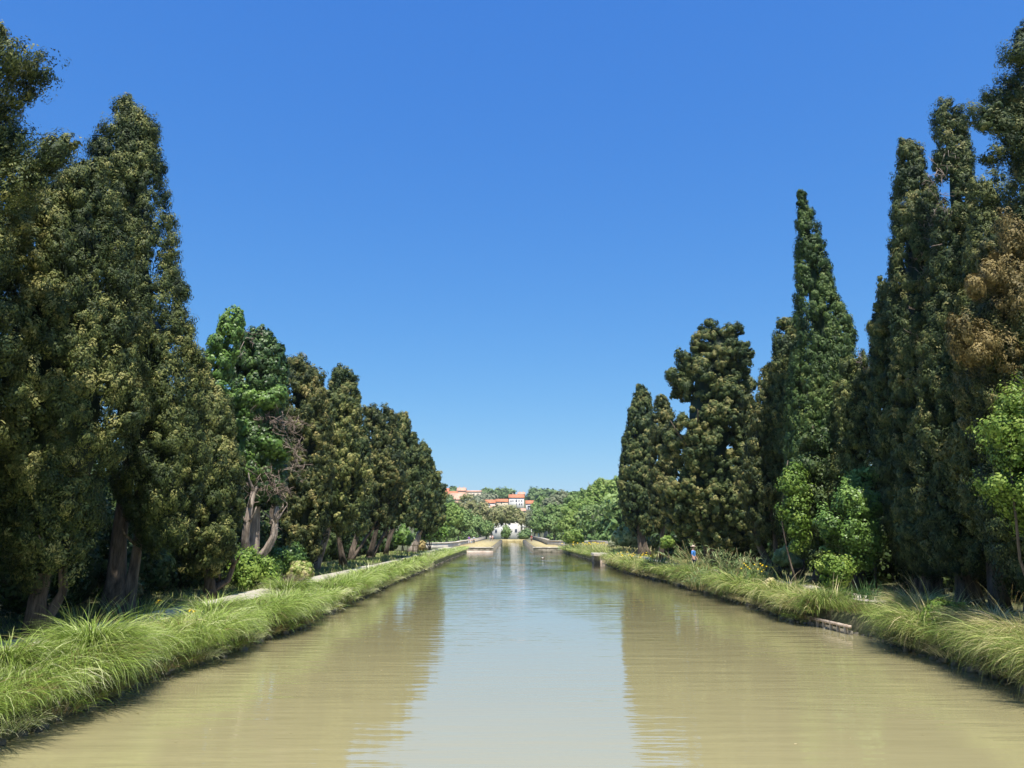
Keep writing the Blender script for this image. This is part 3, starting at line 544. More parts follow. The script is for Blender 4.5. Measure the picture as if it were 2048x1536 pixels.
shrub('creeper', 'dark curtain of creeper covering the trunk at the foot of the green spire', 1650, 850, 1130, 52, 39.2, M['under'], lobes=10, cat='creeper', tb=.1, hang=True)  # creeper in the darkened leaf colour, standing for shade between lit neighbours
shrub('bush', 'yellow-green bush beside the sunlit stretch of the right path', 1665, 1128, 1172, 34, 34.5, M['lime'], depth=1.0, hang=True)
shrub('broadleaf_tree', 'bright green leafy tree at the right edge below the rust-brown cypress', 2068, 788, 1070, 88, 19.5, M['lime'], cat='tree', lobes=9, depth=1.3, dens=1.7, hang=True)
shrub('bush', 'small pale-leaved bush among the right bank trunks beside the hanging cypress boughs', 1575, 1100, 1140, 22, 44, M['reed'])
shrub('bush', 'small green bush glimpsed between the far right trunks', 1335, 1075, 1100, 12, 72, M['lime'])
shrub('bush', 'grey-green bush at the foot of the last right-hand cypress', 1256, 1055, 1103, 26, 92, M['reed'], lobes=4)
shrub('willow_bush', 'round feathery green bush on the right bank beyond the stone pier', 1146, 1060, 1094, 20, 125, M['farlime'], lobes=4, leaf=.3)
shrub('bush', 'dry russet bush beside the parapet wall near the left path', 847, 1087, 1099, 9, 112, M['rust'], lobes=2, hang=True)
shrub('sapling', 'thin young sapling standing in dry grass behind the right pier', 1224, 1083, 1098, 7, 100, M['fargrey'], lobes=2, cat='sapling')
shrub('bramble', 'leafy green bramble between the straw tussocks on the right bank', 1895, 1200, 1285, 42, 22.6, M['lime'], lobes=4, depth=.5, tb=-.1)
shrub('weed_patch', 'dry orange weed standing in the shade at the foot of the left trees', 262, 1168, 1205, 18, 27, M['rust'], lobes=2, cat='weed')
shrub('nettle_clump', 'bright green nettle clump in the right bank grass beyond the straw tussocks', 1540, 1168, 1215, 30, 37, M['grassR'], lobes=4, depth=.6, cat='plant')

# dead brush pile
root = empty('brush_pile', P(580, 1165, 41), 'tangle of dead brown twigs beside the left path', 'brush pile'); mb = MB()
c0 = P(565, 1168, 41); c1 = P(602, 1168, 41); c0[2] = c1[2] = GZ
twigs(mb, c0, c1, 120, .55, .012, .5); mb.build('twigs', M['dead'], root, root.location)

# ------------------------------------------------------------------ blades
def blades(mb, B, H, Ln, th0, th1, wd, seg=5, tint=None):
    """arching blades: B bases, H horizontal headings, bending from th0 to th1 off the vertical"""
    n = len(B); H = unit(np.c_[H[:, :2], np.zeros(n)]); Pn = np.c_[-H[:, 1], H[:, 0], np.zeros(n)]
    t = np.linspace(0, 1, seg + 1); pts = [B]; p = B
    for s_ in range(seg):
        a = th0 + (th1 - th0) * ((s_ + .5) / seg); st = Ln / seg
        p = p + H * (np.sin(a) * st)[:, None] + np.array([0, 0, 1.]) * (np.cos(a) * st)[:, None]; pts.append(p)
    pts = np.stack(pts, 1); wt_ = (1 - t ** 2.2) * .5 * (.6 + .4 * np.minimum(1, t * 5)); wt_[-1] = .04
    tw = (Pn[:, None] + R_.normal(size=(n, 1, 3)) * .35)
    off = tw * (wd[:, None, None] * wt_[None, :, None])
    v = np.stack([pts - off, pts + off], 2).reshape(-1, 3)
    i = (np.arange(n) * (seg + 1) * 2)[:, None]; j = (np.arange(seg) * 2)[None]
    q = np.stack([i + j, i + j + 1, i + j + 3, i + j + 2], -1).reshape(-1, 4)
    tt = R_.uniform(.15, .85, n) if tint is None else tint
    mb.add(v, q=q, tint=(np.repeat(tt, (seg + 1) * 2).reshape(n, -1, 2) + (t * .22 - .1)[None, :, None]).reshape(-1))

def tussock(mb, c, n, Ln, out, lean=.9, rad=.22, wd=.014, tmean=.45, th=(.5, 2.6), up=0.):
    """a clump of arching sedge; out is the horizontal heading it leans to"""
    a = R_.uniform(0, 2 * np.pi, n); q_ = np.c_[np.cos(a), np.sin(a)] * np.sqrt(R_.uniform(0, 1, n))[:, None]
    H = q_ * 1.5 + R_.normal(size=(n, 2)) * .28 + np.asarray(out) * lean * R_.uniform(.2, 1.0, (n, 1))
    B = np.c_[np.asarray(c)[None, :2] + q_ * rad * 1.9, np.full(n, c[2]) + R_.uniform(-.05, .05, n)]
    blades(mb, B, np.c_[H, np.zeros(n)], Ln * R_.uniform(.45, 1.12, n), R_.uniform(.02, th[0], n), R_.uniform(th[1] * .55, th[1], n), wd * R_.uniform(.6, 1.4, n), tint=np.clip(R_.normal(tmean, .22, n), 0, 1))

# grass along the water's edges: mound after mound
def bank_mounds(mb, edge, sgn, y0, y1, Lf, skip=None, dry=.0, dense=1.0):
    y = y0
    while y < y1:
        e = float(edge(y)); k = max(1.0, y / 20); v = random.uniform(.62, 1.25); Lq = Lf(y) * v; tm = R_.uniform(.2, .62) + dry * R_.uniform(0, 1)
        if skip and skip(y):
            tussock(mb, (e - sgn * .45, y, GZ - .1), 360, .5, (sgn * .6, -.2), .5, .35, .011 * k, .3, (.5, 1.5)); y += .6; continue
        if random.random() < .13 and y > 10:
            tussock(mb, (e - sgn * .3, y, GZ - .15), int(300 / k), .7, (sgn, 0), .8, .35, .011 * k, R_.choice([.0, .98]), (.8, 2.8)); y += random.uniform(.6, 1.0); continue
        # crown of the mound, then the skirt that hangs to the water, then dead culms at its foot
        tussock(mb, (e - sgn * R_.uniform(.2, .55), y, GZ - .1), int(800 * dense / k * v), Lq, (sgn, -.25), .5, .3 + .2 * random.random(), .011 * k, tm, (.7, 3.1))
        tussock(mb, (e - sgn * .05, y + R_.uniform(-.2, .2), .5), int(380 * dense / k), Lq * .72, (sgn, -.1), 1.1, .2, .011 * k, tm + .05, (.9, 3.05))
        tussock(mb, (e - sgn * .02, y + R_.uniform(-.3, .3), .2), int(220 / k), .6, (sgn, 0), 1.0, .25, .011 * k, R_.choice([.02, .95]), (.9, 2.8))
        if random.random() < .55: tussock(mb, (e - sgn * R_.uniform(.7, 1.2), y + .3, GZ), int(240 * dense / k), Lq * .62, (sgn * .3, 0), .5, .3, .010 * k, tm + .1, (.3, 1.8))
        if random.random() < .2: tussock(mb, (e - sgn * .8, y, GZ), int(26 / k + 6), Lq * .95, (0, 0), .3, .35, .012 * k, .75, (.2, 1.1))
        y += (random.uniform(.75, 1.4) + .006 * y)
mb = MB(); bank_mounds(mb, xl, 1, 8, 79, lambda y: np.interp(y, [8, 16, 30, 80], [1.0, 1.25, 1.15, .95]))
y = 84.0
while y < 134:
    e = float(xl(y)); tussock(mb, (e - .4, y, GZ - .2), 110, .9, (.8, 0), .8, .4, .05, R_.uniform(.35, .8), (.5, 2.4))
    if y < 116: tussock(mb, (e - 1.2, y, GZ), 70, .6, (.3, 0), .5, .4, .05, R_.uniform(.4, .9), (.5, 1.5))
    y += 1.0
tag(mb.build('bank_grass', M['grassL']), 'lush green sedge arching into the water all along the left bank', 'grass', kind='stuff')
mb = MB(); bank_mounds(mb, xr, -1, 11, 86, lambda y: np.interp(y, [8, 24, 31, 40, 86], [1.65, 1.5, 1.1, 1.45, 1.3]), skip=lambda y: 26 < y < 30.3, dry=.12)
y = 90.0
while y < 135:
    e = float(xr(y)); tussock(mb, (e + .4, y, GZ - .3), 110, 1.2, (-.7, 0), .8, .5, .05, .45, (.5, 2.4))
    for q in range(3): tussock(mb, (e + 1.8 + q * 1.8, y, GZ), 80, 1.1, (0, 0), .5, .8, .05, .6 + .1 * q, (.5, 1.2))
    y += 1.0
tag(mb.build('bank_grass', M['grassR']), 'olive and straw-coloured sedge along the right bank', 'grass', kind='stuff')
# short dry grass between path and trees
mb = MB()
for sgn in (-1, 1):
    n = 26000; Y = 8 + 100 * R_.uniform(0, 1, n) ** 1.5; e = xl(Y) if sgn < 0 else xr(Y)
    off = np.where(R_.uniform(0, 1, n) < .45, R_.uniform(.8, 1.8, n), R_.uniform(3.5, 7.5, n)); X = e + sgn * off
    k = np.maximum(1, Y / 25); a = R_.uniform(0, 6.28, n)
    blades(mb, np.c_[X, Y, np.full(n, GZ)], np.c_[np.cos(a), np.sin(a), 0 * a], R_.uniform(.15, .45, n), R_.uniform(0, .5, n), R_.uniform(.5, 1.6, n), .012 * k, seg=3)
tag(mb.build('verge_grass', M['grassR']), 'short dry grass on the verges between the paths and the trees', 'grass', kind='stuff')

# single tussocks that stand out
def tuss_thing(label, px, py, z, n, Ln, out, mat, tm=.5, wd=.014, rad=.25, th=(.6, 2.6), name='grass_tussock', cat='grass tussock', group=None, lean=.7):
    c = G(px, py, z); root = empty(name, c, label, cat, group); mb = MB(); tussock(mb, c, n, Ln, out, lean, rad, wd, tm, th); mb.build('blades', mat, root, c); return root, c
tuss_thing('big glossy green tussock cut by the lower left corner of the photo', 20, 1345, .8, 2000, 1.1, (1, -.2), M['grassL'], .4)
tuss_thing('broad green tussock drooping to the water, second from the lower left corner', 190, 1310, .85, 2600, 1.35, (.9, -.3), M['grassL'], .45)
tuss_thing('green tussock fanning over the left bank edge beyond the bare gap', 430, 1240, .75, 2000, 1.3, (.9, -.3), M['grassL'], .42)
tuss_thing('straw-tinged tussock by the gap in the left bank grass', 335, 1275, .7, 700, .9, (.9, -.3), M['grassR'], .7)
tuss_thing('dark green tussock at the bend halfway along the left bank', 575, 1190, .75, 1400, 1.3, (.9, -.3), M['grassL'], .3, .018)
tuss_thing('tall thin grass stalks standing above the left bank tussocks', 165, 1270, .9, 60, 1.15, (.3, 0), M['grassL'], .5, .016, .3, (.3, 1.2))
tuss_thing('loose tall grass stalks rising left of the yellow flowers on the left bank', 270, 1245, .9, 120, .95, (.3, 0), M['grassL'], .5, .014, .4, (.4, 1.3))
tuss_thing('huge straw-and-green tussock cascading into the water on the right bank', 1835, 1230, .75, 2400, 1.35, (-.5, -.6), M['grassR'], .78)
tuss_thing('pale dry tussock at the right edge of the photo', 1985, 1275, .75, 2400, 1.35, (-.7, -.4), M['grassR'], .92)
tuss_thing('shaggy dry tussock cut by the right edge near the water', 2060, 1300, .7, 2000, 1.4, (-.8, -.3), M['grassR'], .9)
tuss_thing('bright yellow-green fine tussock above the timber edging on the right bank', 1670, 1205, .7, 1700, .75, (-.3, -.3), M['lime'], .1, .010, .35, (.6, 1.5))
tuss_thing('rounded olive tussock at the start of the timber edging', 1585, 1205, .6, 1300, 1.1, (-.7, -.3), M['grassR'], .45, .016)
tuss_thing('tall seeding stalks above the huge straw tussock', 1860, 1205, .85, 70, 1.2, (0, 0), M['straw'], .5, .012, .7, (.3, 1.1))
tuss_thing('reddish seeding stalks at the right edge above the dry tussock', 2000, 1225, .85, 60, 1.1, (0, 0), M['rust'], .8, .012, .5, (.3, 1.1))

# iris clumps: sword leaves and yellow flowers
def iris(label, px, py, z, n, Ln, flowers, spread=.3, fl=1.0):
    c = G(px, py, z); root = empty('yellow_iris', c, label, 'iris', 'yellow irises on the banks'); mb = MB()
    a = R_.uniform(0, 6.28, n); B = np.c_[c[0] + R_.normal(size=n) * spread, c[1] + R_.normal(size=n) * spread, np.full(n, c[2])]
    k = max(1, c[1] / 28)
    blades(mb, B, np.c_[np.cos(a), np.sin(a), 0 * a], Ln * R_.uniform(.7, 1.1, n), R_.uniform(0, .3, n), R_.uniform(.3, 1.5, n), .03 * k * R_.uniform(.7, 1.2, n), tint=R_.uniform(.1, .9, n))
    mb.build('sword_leaves', M['iris'], root, c)
    for f_ in range(flowers):
        fb = MB(); p = c + np.array([R_.normal() * spread * 1.6, R_.normal() * spread, Ln * R_.uniform(.75, 1.1)])
        for q in range(6):
            aa = q * 1.047 + R_.uniform(0, .3); d = np.array([math.cos(aa), math.sin(aa), 0]); s = .055 * fl * k ** .5; sw = np.array([-d[1], d[0], 0]) * s * .5
            u_ = .5 if q % 2 else -.35
            fb.add([p, p + d * s * .6 + sw + [0, 0, s * .5], p + d * s * 1.25 + [0, 0, s * u_], p + d * s * .6 - sw + [0, 0, s * .5]], q=[[0, 1, 2, 3]])
        fo = fb.build('flower', M['petal'], root, c)
    return root
iris('dark sword-leaved iris clump without flowers at the end of the timber edging', 1745, 1215, .6, 90, 1.15, 0, .25)
iris('pair of yellow irises in the green grass of the left bank', 305, 1245, .8, 20, .6, 2, .2, 1.2)
iris('single yellow iris right of the bare gap on the left bank', 385, 1250, .8, 12, .45, 2, .12, 1.2)
iris('dense cluster of yellow irises in full flower on the right bank', 1325, 1135, .8, 60, .95, 34, .75)
iris('small group of yellow irises nearest the right pier', 1272, 1125, .8, 30, .8, 12, .4)
iris('row of yellow irises where the reeds end on the right bank', 1508, 1170, .8, 50, 1.0, 14, .55)
iris('few yellow irises beside the person in blue', 1418, 1140, .8, 30, .8, 6, .5)
iris('pair of orange-yellow irises leaning low over the right water edge', 1478, 1185, .4, 20, .6, 3, .25)
iris('last yellow iris group before the right path appears', 1530, 1172, .8, 20, .9, 6, .25)
iris('far yellow irises on the grassy bank beyond the right pier', 1180, 1100, .8, 60, 1.0, 22, 1.6, 1.6)

# reed clumps
def reed(label, px, py, z, n, Ln, spread, lean=(0, 0), mat='reed', th=(.3, 1.5)):
    c = G(px, py, z); root = empty('reed_clump', c, label, 'reeds'); sb = MB(); lb = MB(); k = max(1, c[1] / 30)
    for q in range(n):
        b0 = c + np.array([R_.normal() * spread, R_.normal() * spread * .6, 0]); Lq = Ln * random.uniform(.6, 1.1)
        h = np.array([R_.normal() * .25 + lean[0], R_.normal() * .2 + lean[1], 1.0]); h /= np.linalg.norm(h)
        t = np.linspace(0, 1, 5)[:, None]; pts = b0 + h * Lq * t + np.array([h[0], h[1], -.35]) * t ** 2 * Lq * .3
        sb.tube(pts, np.linspace(.011, .004, 5) * k, 4, R_.uniform(.3, 1))
        m_ = 9; ii = R_.uniform(.25, 1, m_); B = b0 + h * Lq * ii[:, None] + np.array([h[0], h[1], -.35]) * (ii ** 2)[:, None] * Lq * .3
        a = R_.uniform(0, 6.28, m_); blades(lb, B, np.c_[np.cos(a) + lean[0], np.sin(a) + lean[1], 0 * a], R_.uniform(.3, .6, m_), R_.uniform(.3, .8, m_), R_.uniform(1.2, 2.4, m_), R_.uniform(.018, .03, m_) * k, seg=4)
    sb.build('canes', M['straw'], root, c); lb.build('leaves', M[mat], root, c)
reed('pale arching giant reeds bending left in front of the person in blue', 1400, 1150, .6, 26, 2.6, .6, (-.55, -.1))
reed('dense clump of pale green reeds in the middle of the right bank', 1455, 1165, .6, 60, 2.1, .9, (-.1, -.1))
reed('lower reeds trailing right of the dense reed clump toward the path', 1510, 1165, .7, 40, 1.6, .7, (.1, -.1))
reed('reeds leaning over the water at the foot of the dense reed clump', 1420, 1180, .3, 36, 1.3, .7, (-.3, -.3))
reed('dry golden canes leaning among the trunks left of the sunlit bush', 460, 1160, .8, 40, 3.4, .7, (-.05, 0))
reed('bare thin canes slanting in the shade right of the leafy shrub', 1790, 1165, .8, 26, 4.2, .8, (-.5, 0), 'under')

# ------------------------------------------------------------------ timber edging, log, stones
root = empty('timber_edging', G(1660, 1250, 0), 'weathered boards and short posts holding the right bank by the yellow-green tussock', 'timber edging')
A = G(1606, 1246, 0); B_ = G(1702, 1270, 0); o_ = np.array(root.location)
d = B_ - A; ang = math.atan2(d[1], d[0]); Ln = np.linalg.norm(d)
mb = MB(); mb.box((A + B_) / 2 + [0, 0, .27], (Ln, .09, .09), ang); mb.build('rail', M['log'], root, o_)
mb = MB(); mb.box((A + B_) / 2 + np.array([-math.sin(ang), math.cos(ang), 0]) * (.06 if math.cos(ang) > 0 else -.06) + [0, 0, .02], (Ln, .03, .22), ang); mb.build('board', M['mossy_shaded'], root, o_)
for k in range(7):
    mb = MB(); p = A + d * (k + .3) / 7; mb.tube([p + [0, 0, -.5], p + [.01, 0, .32]], [.07, .06], 7); mb.build('post', M['wood'], root, o_)
def log(label, pts, r, mat='log'):
    c = np.array(pts[0], float); root = empty('driftwood_log', c, label, 'log', None); mb = MB()
    mb.tube(np.array(pts, float), np.linspace(r, r * .5, len(pts)), 8, .5, .15); mb.build('trunk', M[mat], root, c, True)
    mb = MB(); p = np.array(pts[1], float); mb.tube([p, p + [.15, -.1, .16], p + [.2, -.12, .34]], [r * .4, r * .3, r * .1], 5); mb.build('branch_stub', M[mat], root, c)
log('bleached log lying at the water edge below the second left tussock', [G(82, 1440, .05), G(105, 1428, .12), G(130, 1418, .15), G(150, 1412, .1)], .07)
log('pale driftwood lying at the bare gap of the left bank', [G(316, 1350, .04), G(335, 1342, .1), G(360, 1334, .06)], .05)
def rock(label, px, py, r, mat='stone'):
    c = G(px, py, 0); mb = MB(); mb.ball((0, 0, r * .2), (r * 1.3, r, r * .7), 9); me = mb
    v = me.v[0]; me.v[0] = v * (1 + R_.uniform(-.14, .14, (len(v), 1))); o = me.build('stone', M[mat]); o.location = c; tag(o, label, 'stone')
rock('small pale stone at the waterline nearest the right pier', 1257, 1141, .28)
rock('tiny pale stone at the waterline below the yellow irises', 1307, 1156, .16)
mb = MB()
for s_ in (-1, 1):
    for q in range(260):
        y = 10 + 120 * random.random(); e = float(xl(y)) if s_ < 0 else float(xr(y)); r = random.uniform(.05, .13)
        mb.ball((e - s_ * random.uniform(-.1, .12), y, random.uniform(-.02, .08)), (r * 1.4, r, r * .8), 6, random.random())
tag(mb.build('waterline_stones', M['mossy_shaded']), 'small dark stones and clods along the waterline of both banks', 'stones', kind='stuff')

mb = MB()
for k in range(150):
    y = 9 + 45 * random.random() ** 1.4; t = random.random() ** 2.2; x = float(xl(y)) + .6 + t * 6 if k % 2 else float(xr(y)) - .6 - t * 6
    r = random.uniform(.015, .035) * (1 + y * .03); a = random.random() * 6.3; c_, s_ = math.cos(a) * r, math.sin(a) * r
    mb.add([(x + c_, y + s_, .006), (x - s_ * .5, y + c_ * .5, .009), (x - c_, y - s_, .006), (x + s_ * .5, y - c_ * .5, .009)], q=[[0, 1, 2, 3]], tint=random.random())
tag(mb.build('floating_leaves', M['straw']), 'scattered small pale leaves floating near the banks', 'leaves', kind='stuff')

# ------------------------------------------------------------------ stone piers
def masonry(name, label, cat, parts, group=None):
    c = np.array(parts[0][1], float); c[2] = 0; root = empty(name, c, label, cat, group)
    for pn, cc, dd, mt, rz in parts:
        mb = MB(); mb.box(cc, dd, rz); o = mb.build(pn, M[mt], root, c)
        bv = o.modifiers.new('bevel', 'BEVEL'); bv.width = .04; bv.segments = 2
    return root
pL = G(866, 1131, 0); pR = G(1192, 1127, 0)
masonry('stone_pier', 'pale stone pier narrowing the canal on the left bank', 'pier',
        [('masonry', (pL[0] - 2.0, pL[1] + 1.5, .1), (4.0, 3.0, 1.0), 'wetstone', .03), ('coping', (pL[0] - 2.0, pL[1] + 1.5, .76), (4.1, 3.1, .32), 'mossy_shaded', .03), ('corner_block', (pL[0] - .42, pL[1] - .03, .70), (.8, .3, .30), 'mossy_shaded', .03)])
masonry('stone_pier', 'stone pier with a slot coloured dark for shade at its corner on the right bank', 'pier',
        [('masonry', (pR[0] + 2.6, pR[1] + 1.6, .2), (4.2, 3.0, 1.2), 'wetstone', 0), ('coping', (pR[0] + 2.25, pR[1] + 1.5, .96), (5.0, 3.3, .3), 'stone', 0), ('shaded_slot_block', (pR[0] + .3, pR[1] + 1.9, .2), (.9, 2.4, 1.2), 'mossy_shaded', 0)])  # slot block coloured dark to carry the shade of the canal-facing side
# rusty sluice frame on the left pier
c = np.array([pL[0] - 2.6, pL[1] + 1.2, .92]); root = empty('sluice_frame', c, 'rusty yellow tubular sluice frame standing on the left pier', 'sluice frame')
for k in range(4):
    mb = MB(); x = -.85 + k * .57; mb.tube([c + [x * 1.15, 0, 0], c + [x, 0, 1.15]], .035, 6); mb.build('post', M['rustmetal'], root, c)
mb = MB(); mb.tube([c + [-.85, 0, 1.13], c + [.85, 0, 1.13]], .035, 6); mb.build('top_rail', M['rustmetal'], root, c)
mb = MB(); mb.tube([c + [-.92, 0, .55], c + [.92, 0, .55]], .03, 6); mb.build('middle_rail', M['rustmetal'], root, c)

# ------------------------------------------------------------------ canal bridge over the river
cb = np.array([0, 137., 0]); root = empty('canal_bridge', cb, 'stone canal bridge carrying the water and two grassy towpaths across the valley', 'bridge')
QZ = .85
def part(name, mat, boxes):
    mb = MB()
    for cc, dd in boxes: mb.box(cc, dd)
    return mb.build(name, M[mat], root, cb)
part('quay_wall', 'mossy_shaded', [((-6.95, 137.3, .1), (7.3, .6, 1.2))]); part('quay_wall', 'mossy_shaded', [((6.7, 137.3, .1), (6.0, .6, 1.2))])
part('waterline_course', 'wetstone', [((-6.95, 136.92, 0), (7.4, .16, .5))])
part('coping', 'stone', [((-6.95, 137.3, .79), (7.5, .74, .18))]); part('coping', 'stone', [((6.7, 137.3, .79), (6.2, .74, .18))])
part('channel_wall', 'mossy_shaded', [((-3.6, 205.5, -4), (.6, 135.6, 9.4))]); part('channel_wall', 'mossy_shaded', [((4.0, 205.5, -4), (.6, 135.6, 9.4))])
part('towpath', 'dry', [((-7.0, 205.5, .55), (6.2, 135.7, .6))]); part('towpath', 'dry', [((6.6, 205.5, .55), (4.5, 135.7, .6))])
mb = MB()
for sx in (-10.4, 9.1):
    for k in range(7):
        y0 = 140 + k * 19; mb.box((sx, y0 + 2, -4.4), (.7, 5, 9.2))
    mb.box((sx, 205.5, -.6), (.72, 135.4, 1.8))
mb.build('arcade', M['stone'], root, cb)
mb = MB(); mb.box((0, 205.5, -1.5), (6.5, 135.4, 1.0)); mb.build('canal_bed', M['mossy_shaded'], root, cb)
# dead-end bank beyond the bridge
mb = MB(); mb.box((0.0, 275.2, .2), (19, 4.6, 1.3)); tag(mb.build('far_bank', M['dry']), kind='structure')

def wall(label, pts, h, th, mat='stone', name='parapet_wall', z=GZ, cap='stone'):
    pts = np.array(pts, float); c = np.array([pts[0][0], pts[0][1], z]); root = empty(name, c, label, 'wall')
    def run(nm, h0, h1, t, mt):
        mb = MB()
        tt = unit(np.gradient(pts, axis=0)); n = np.c_[-tt[:, 1], tt[:, 0]] * t / 2; k = len(pts)
        v = np.r_[np.c_[pts - n, np.full(k, z + h0)], np.c_[pts + n, np.full(k, z + h0)], np.c_[pts + n, np.full(k, z + h1)], np.c_[pts - n, np.full(k, z + h1)]]
        q = []
        for i_ in range(k - 1):
            for a, b_ in ((0, 1), (1, 2), (2, 3), (3, 0)): q.append([a * k + i_, a * k + i_ + 1, b_ * k + i_ + 1, b_ * k + i_])
        q += [[0, k, 2 * k, 3 * k], [k - 1, 4 * k - 1, 3 * k - 1, 2 * k - 1]]
        mb.add(v, q=q); mb.build(nm, M[mt], root, c)
    run('masonry', -.4, h, th, mat); run('coping', h + .002, h + .18, th + .16, cap)
def PX(px, Y): return (P(px, 1085, Y)[0], Y)
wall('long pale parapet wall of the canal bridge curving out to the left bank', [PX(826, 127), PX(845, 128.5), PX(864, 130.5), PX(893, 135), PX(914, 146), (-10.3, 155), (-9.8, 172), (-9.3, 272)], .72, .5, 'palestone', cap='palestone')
wall('right parapet wall of the canal bridge with a dark shaded inner face', [PX(1096, 163), (7.6, 200), (7.2, 272)], .95, .5, 'mossy_shaded')  # whole wall coloured dark in place of the shade on its inner face
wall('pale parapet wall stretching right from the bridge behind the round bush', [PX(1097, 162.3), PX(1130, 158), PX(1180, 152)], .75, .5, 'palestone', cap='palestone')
wall('darker end of the right parapet with a flat cap and pale end post', [PX(1181, 151.6), PX(1212, 141)], .85, .6, 'mossy_shaded')
masonry('stone_block', 'low pale stone steps at the very end of the right parapet', 'stone steps', [('step', (PX(1217, 139.5)[0], 139.5, 1.15), (.9, 1.0, .9), 'wetstone', 0), ('step', (PX(1222, 139)[0] + .1, 138.9, .95), (.9, 1.0, .5), 'wetstone', 0)])

# ------------------------------------------------------------------ people
def body_curve(name, chains, mat, root, o, sub=1):
    me = bpy.data.meshes.new(name); vs = []; es = []; rs = []
    for pts, rad, par in chains:
        prev = par
        for p, r in zip(pts, rad):
            vs.append(p); rs.append(r)
            if prev is not None: es.append((prev, len(vs) - 1))
            prev = len(vs) - 1
    me.from_pydata([tuple(map(float, v)) for v in vs], es, []); me.materials.append(mat)
    ob = bpy.data.objects.new(name, me); link(ob, root)
    me2 = ob.modifiers.new('skin', 'SKIN'); lay = me.skin_vertices.new() if not me.skin_vertices else me.skin_vertices[0]
    for i_, r in enumerate(rs): me.skin_vertices[0].data[i_].radius = (r, r)
    me.skin_vertices[0].data[0].use_root = True
    ss = ob.modifiers.new('sub', 'SUBSURF'); ss.levels = sub; ss.render_levels = sub
    return ob
def person(label, x, y, z, H, shirt, trousers, hair=(.08, .05, .03), rz=0., walk=.16, hat=None, group=None, arm=.2, bag=None):
    s = H / 1.75; root = empty('person', (x, y, z), label, 'person', group); root.rotation_euler.z = rz; root.scale = (s, s, s)
    w_ = walk
    ch = [([(0, 0, .95)], [.12], None), ([(0, 0, 1.15), (0, .01, 1.35), (0, 0, 1.47), (0, 0, 1.53), (0, -.015, 1.60), (0, -.01, 1.68)], [.12, .14, .09, .05, .085, .08], 0)]
    def limbs(sx, f_, g_):
        leg = ([(.09 * sx, 0, .86), (.10 * sx, -f_ * .5, .48), (.10 * sx, -f_ * .6 + (.1 if f_ < 0 else 0), .09), (.11 * sx, -f_ * .6 - .13 + (.1 if f_ < 0 else 0), .03)], [.085, .06, .04, .035], 0)
        arm_ = ([(.18 * sx, 0, 1.40), (.23 * sx, g_ * .3, 1.14), (.25 * sx, g_ * .3 - arm * .7, .92), (.25 * sx, g_ * .3 - arm, .83)], [.055, .042, .032, .03], 3)
        return leg, arm_
    for sx, f_ in ((-1, w_), (1, -w_)):
        a, b_ = limbs(sx, f_, f_); ch += [a, b_]
    body_curve('body', ch, M['skin'], root, None)
    tc = [([(0, 0, .93)], [.15], None)]
    for sx, f_ in ((-1, w_), (1, -w_)):
        tc.append(([(.10 * sx, 0, .82), (.10 * sx, -f_ * .5, .48), (.10 * sx, -f_ * .6 + (.1 if f_ < 0 else 0), .12)], [.105, .08, .065], 0))
    body_curve('trousers', tc, trousers, root, None)
    st = [([(0, 0, 1.0)], [.15], None), ([(0, .005, 1.18), (0, .01, 1.36), (0, 0, 1.46)], [.145, .165, .10], 0)]
    for sx, f_ in ((-1, w_), (1, -w_)): st.append(([(.19 * sx, 0, 1.40), (.235 * sx, f_ * .3, 1.15)], [.075, .062], 2))
    body_curve('shirt', st, shirt, root, None)
    hb = MB(); hb.ball((0, .02, 1.665), (.088, .10, .095), 10); hb.build('hair', cloth('hair_colour', hair), root, smooth=True)
    if hat is not None:
        hb = MB(); hb.tube([(0, 0, 1.70), (0, 0, 1.715)], [.20, .19], 14); hb.tube([(0, 0, 1.71), (0, 0, 1.77), (0, 0, 1.81)], [.11, .105, .06], 12); hb.build('sun_hat', hat, root)
    if bag is not None:
        hb = MB(); hb.ball((0, .22, 1.25), (.15, .10, .22), 10); hb.build('backpack', bag, root, smooth=True)
    return root
PG = 'walkers on the canal bridge towpaths'
def at_ground(px, py, z): return G(px, py, z)
q = at_ground(938, 1088, QZ); person('walker in a purple top on the left towpath of the bridge', q[0], q[1], QZ, 1.72, cloth('purple_cloth', (.16, .08, .42)), cloth('white_trousers', (.55, .55, .6)), rz=.3, group=PG)
q = at_ground(943.5, 1088, QZ); person('small walker in white between the purple and the grey ones on the towpath', q[0], q[1] + .5, QZ, 1.35, cloth('white_cloth', (.7, .7, .72)), cloth('pale_blue_trousers', (.4, .5, .6)), group=PG)
q = at_ground(947.5, 1088, QZ); person('walker in pale grey top and dark trousers, right of the small one in white', q[0], q[1] + .2, QZ, 1.7, cloth('grey_cloth', (.42, .5, .52)), cloth('dark_trousers', (.06, .08, .10)), rz=-.2, group=PG, bag=cloth('pale_bag', (.5, .5, .52)))
q = at_ground(980.5, 1082.5, QZ); person('distant walker in white at the far end of the left towpath', q[0], q[1], QZ, 1.7, cloth('white_cloth', (.7, .7, .7)), cloth('grey_trousers', (.25, .25, .3)), group=PG)
q = at_ground(985, 1082.5, QZ); person('distant walker in pale pink beside the far one in white', q[0], q[1], QZ, 1.72, cloth('pink_cloth', (.7, .5, .5)), cloth('tan_trousers', (.4, .3, .25)), group=PG)
q = at_ground(1063, 1083.5, QZ); person('lone walker dressed in dark red on the right towpath of the bridge', q[0], q[1], QZ, 1.75, cloth('dark_red_cloth', (.30, .04, .04)), cloth('maroon_trousers', (.14, .03, .03)), group=PG)
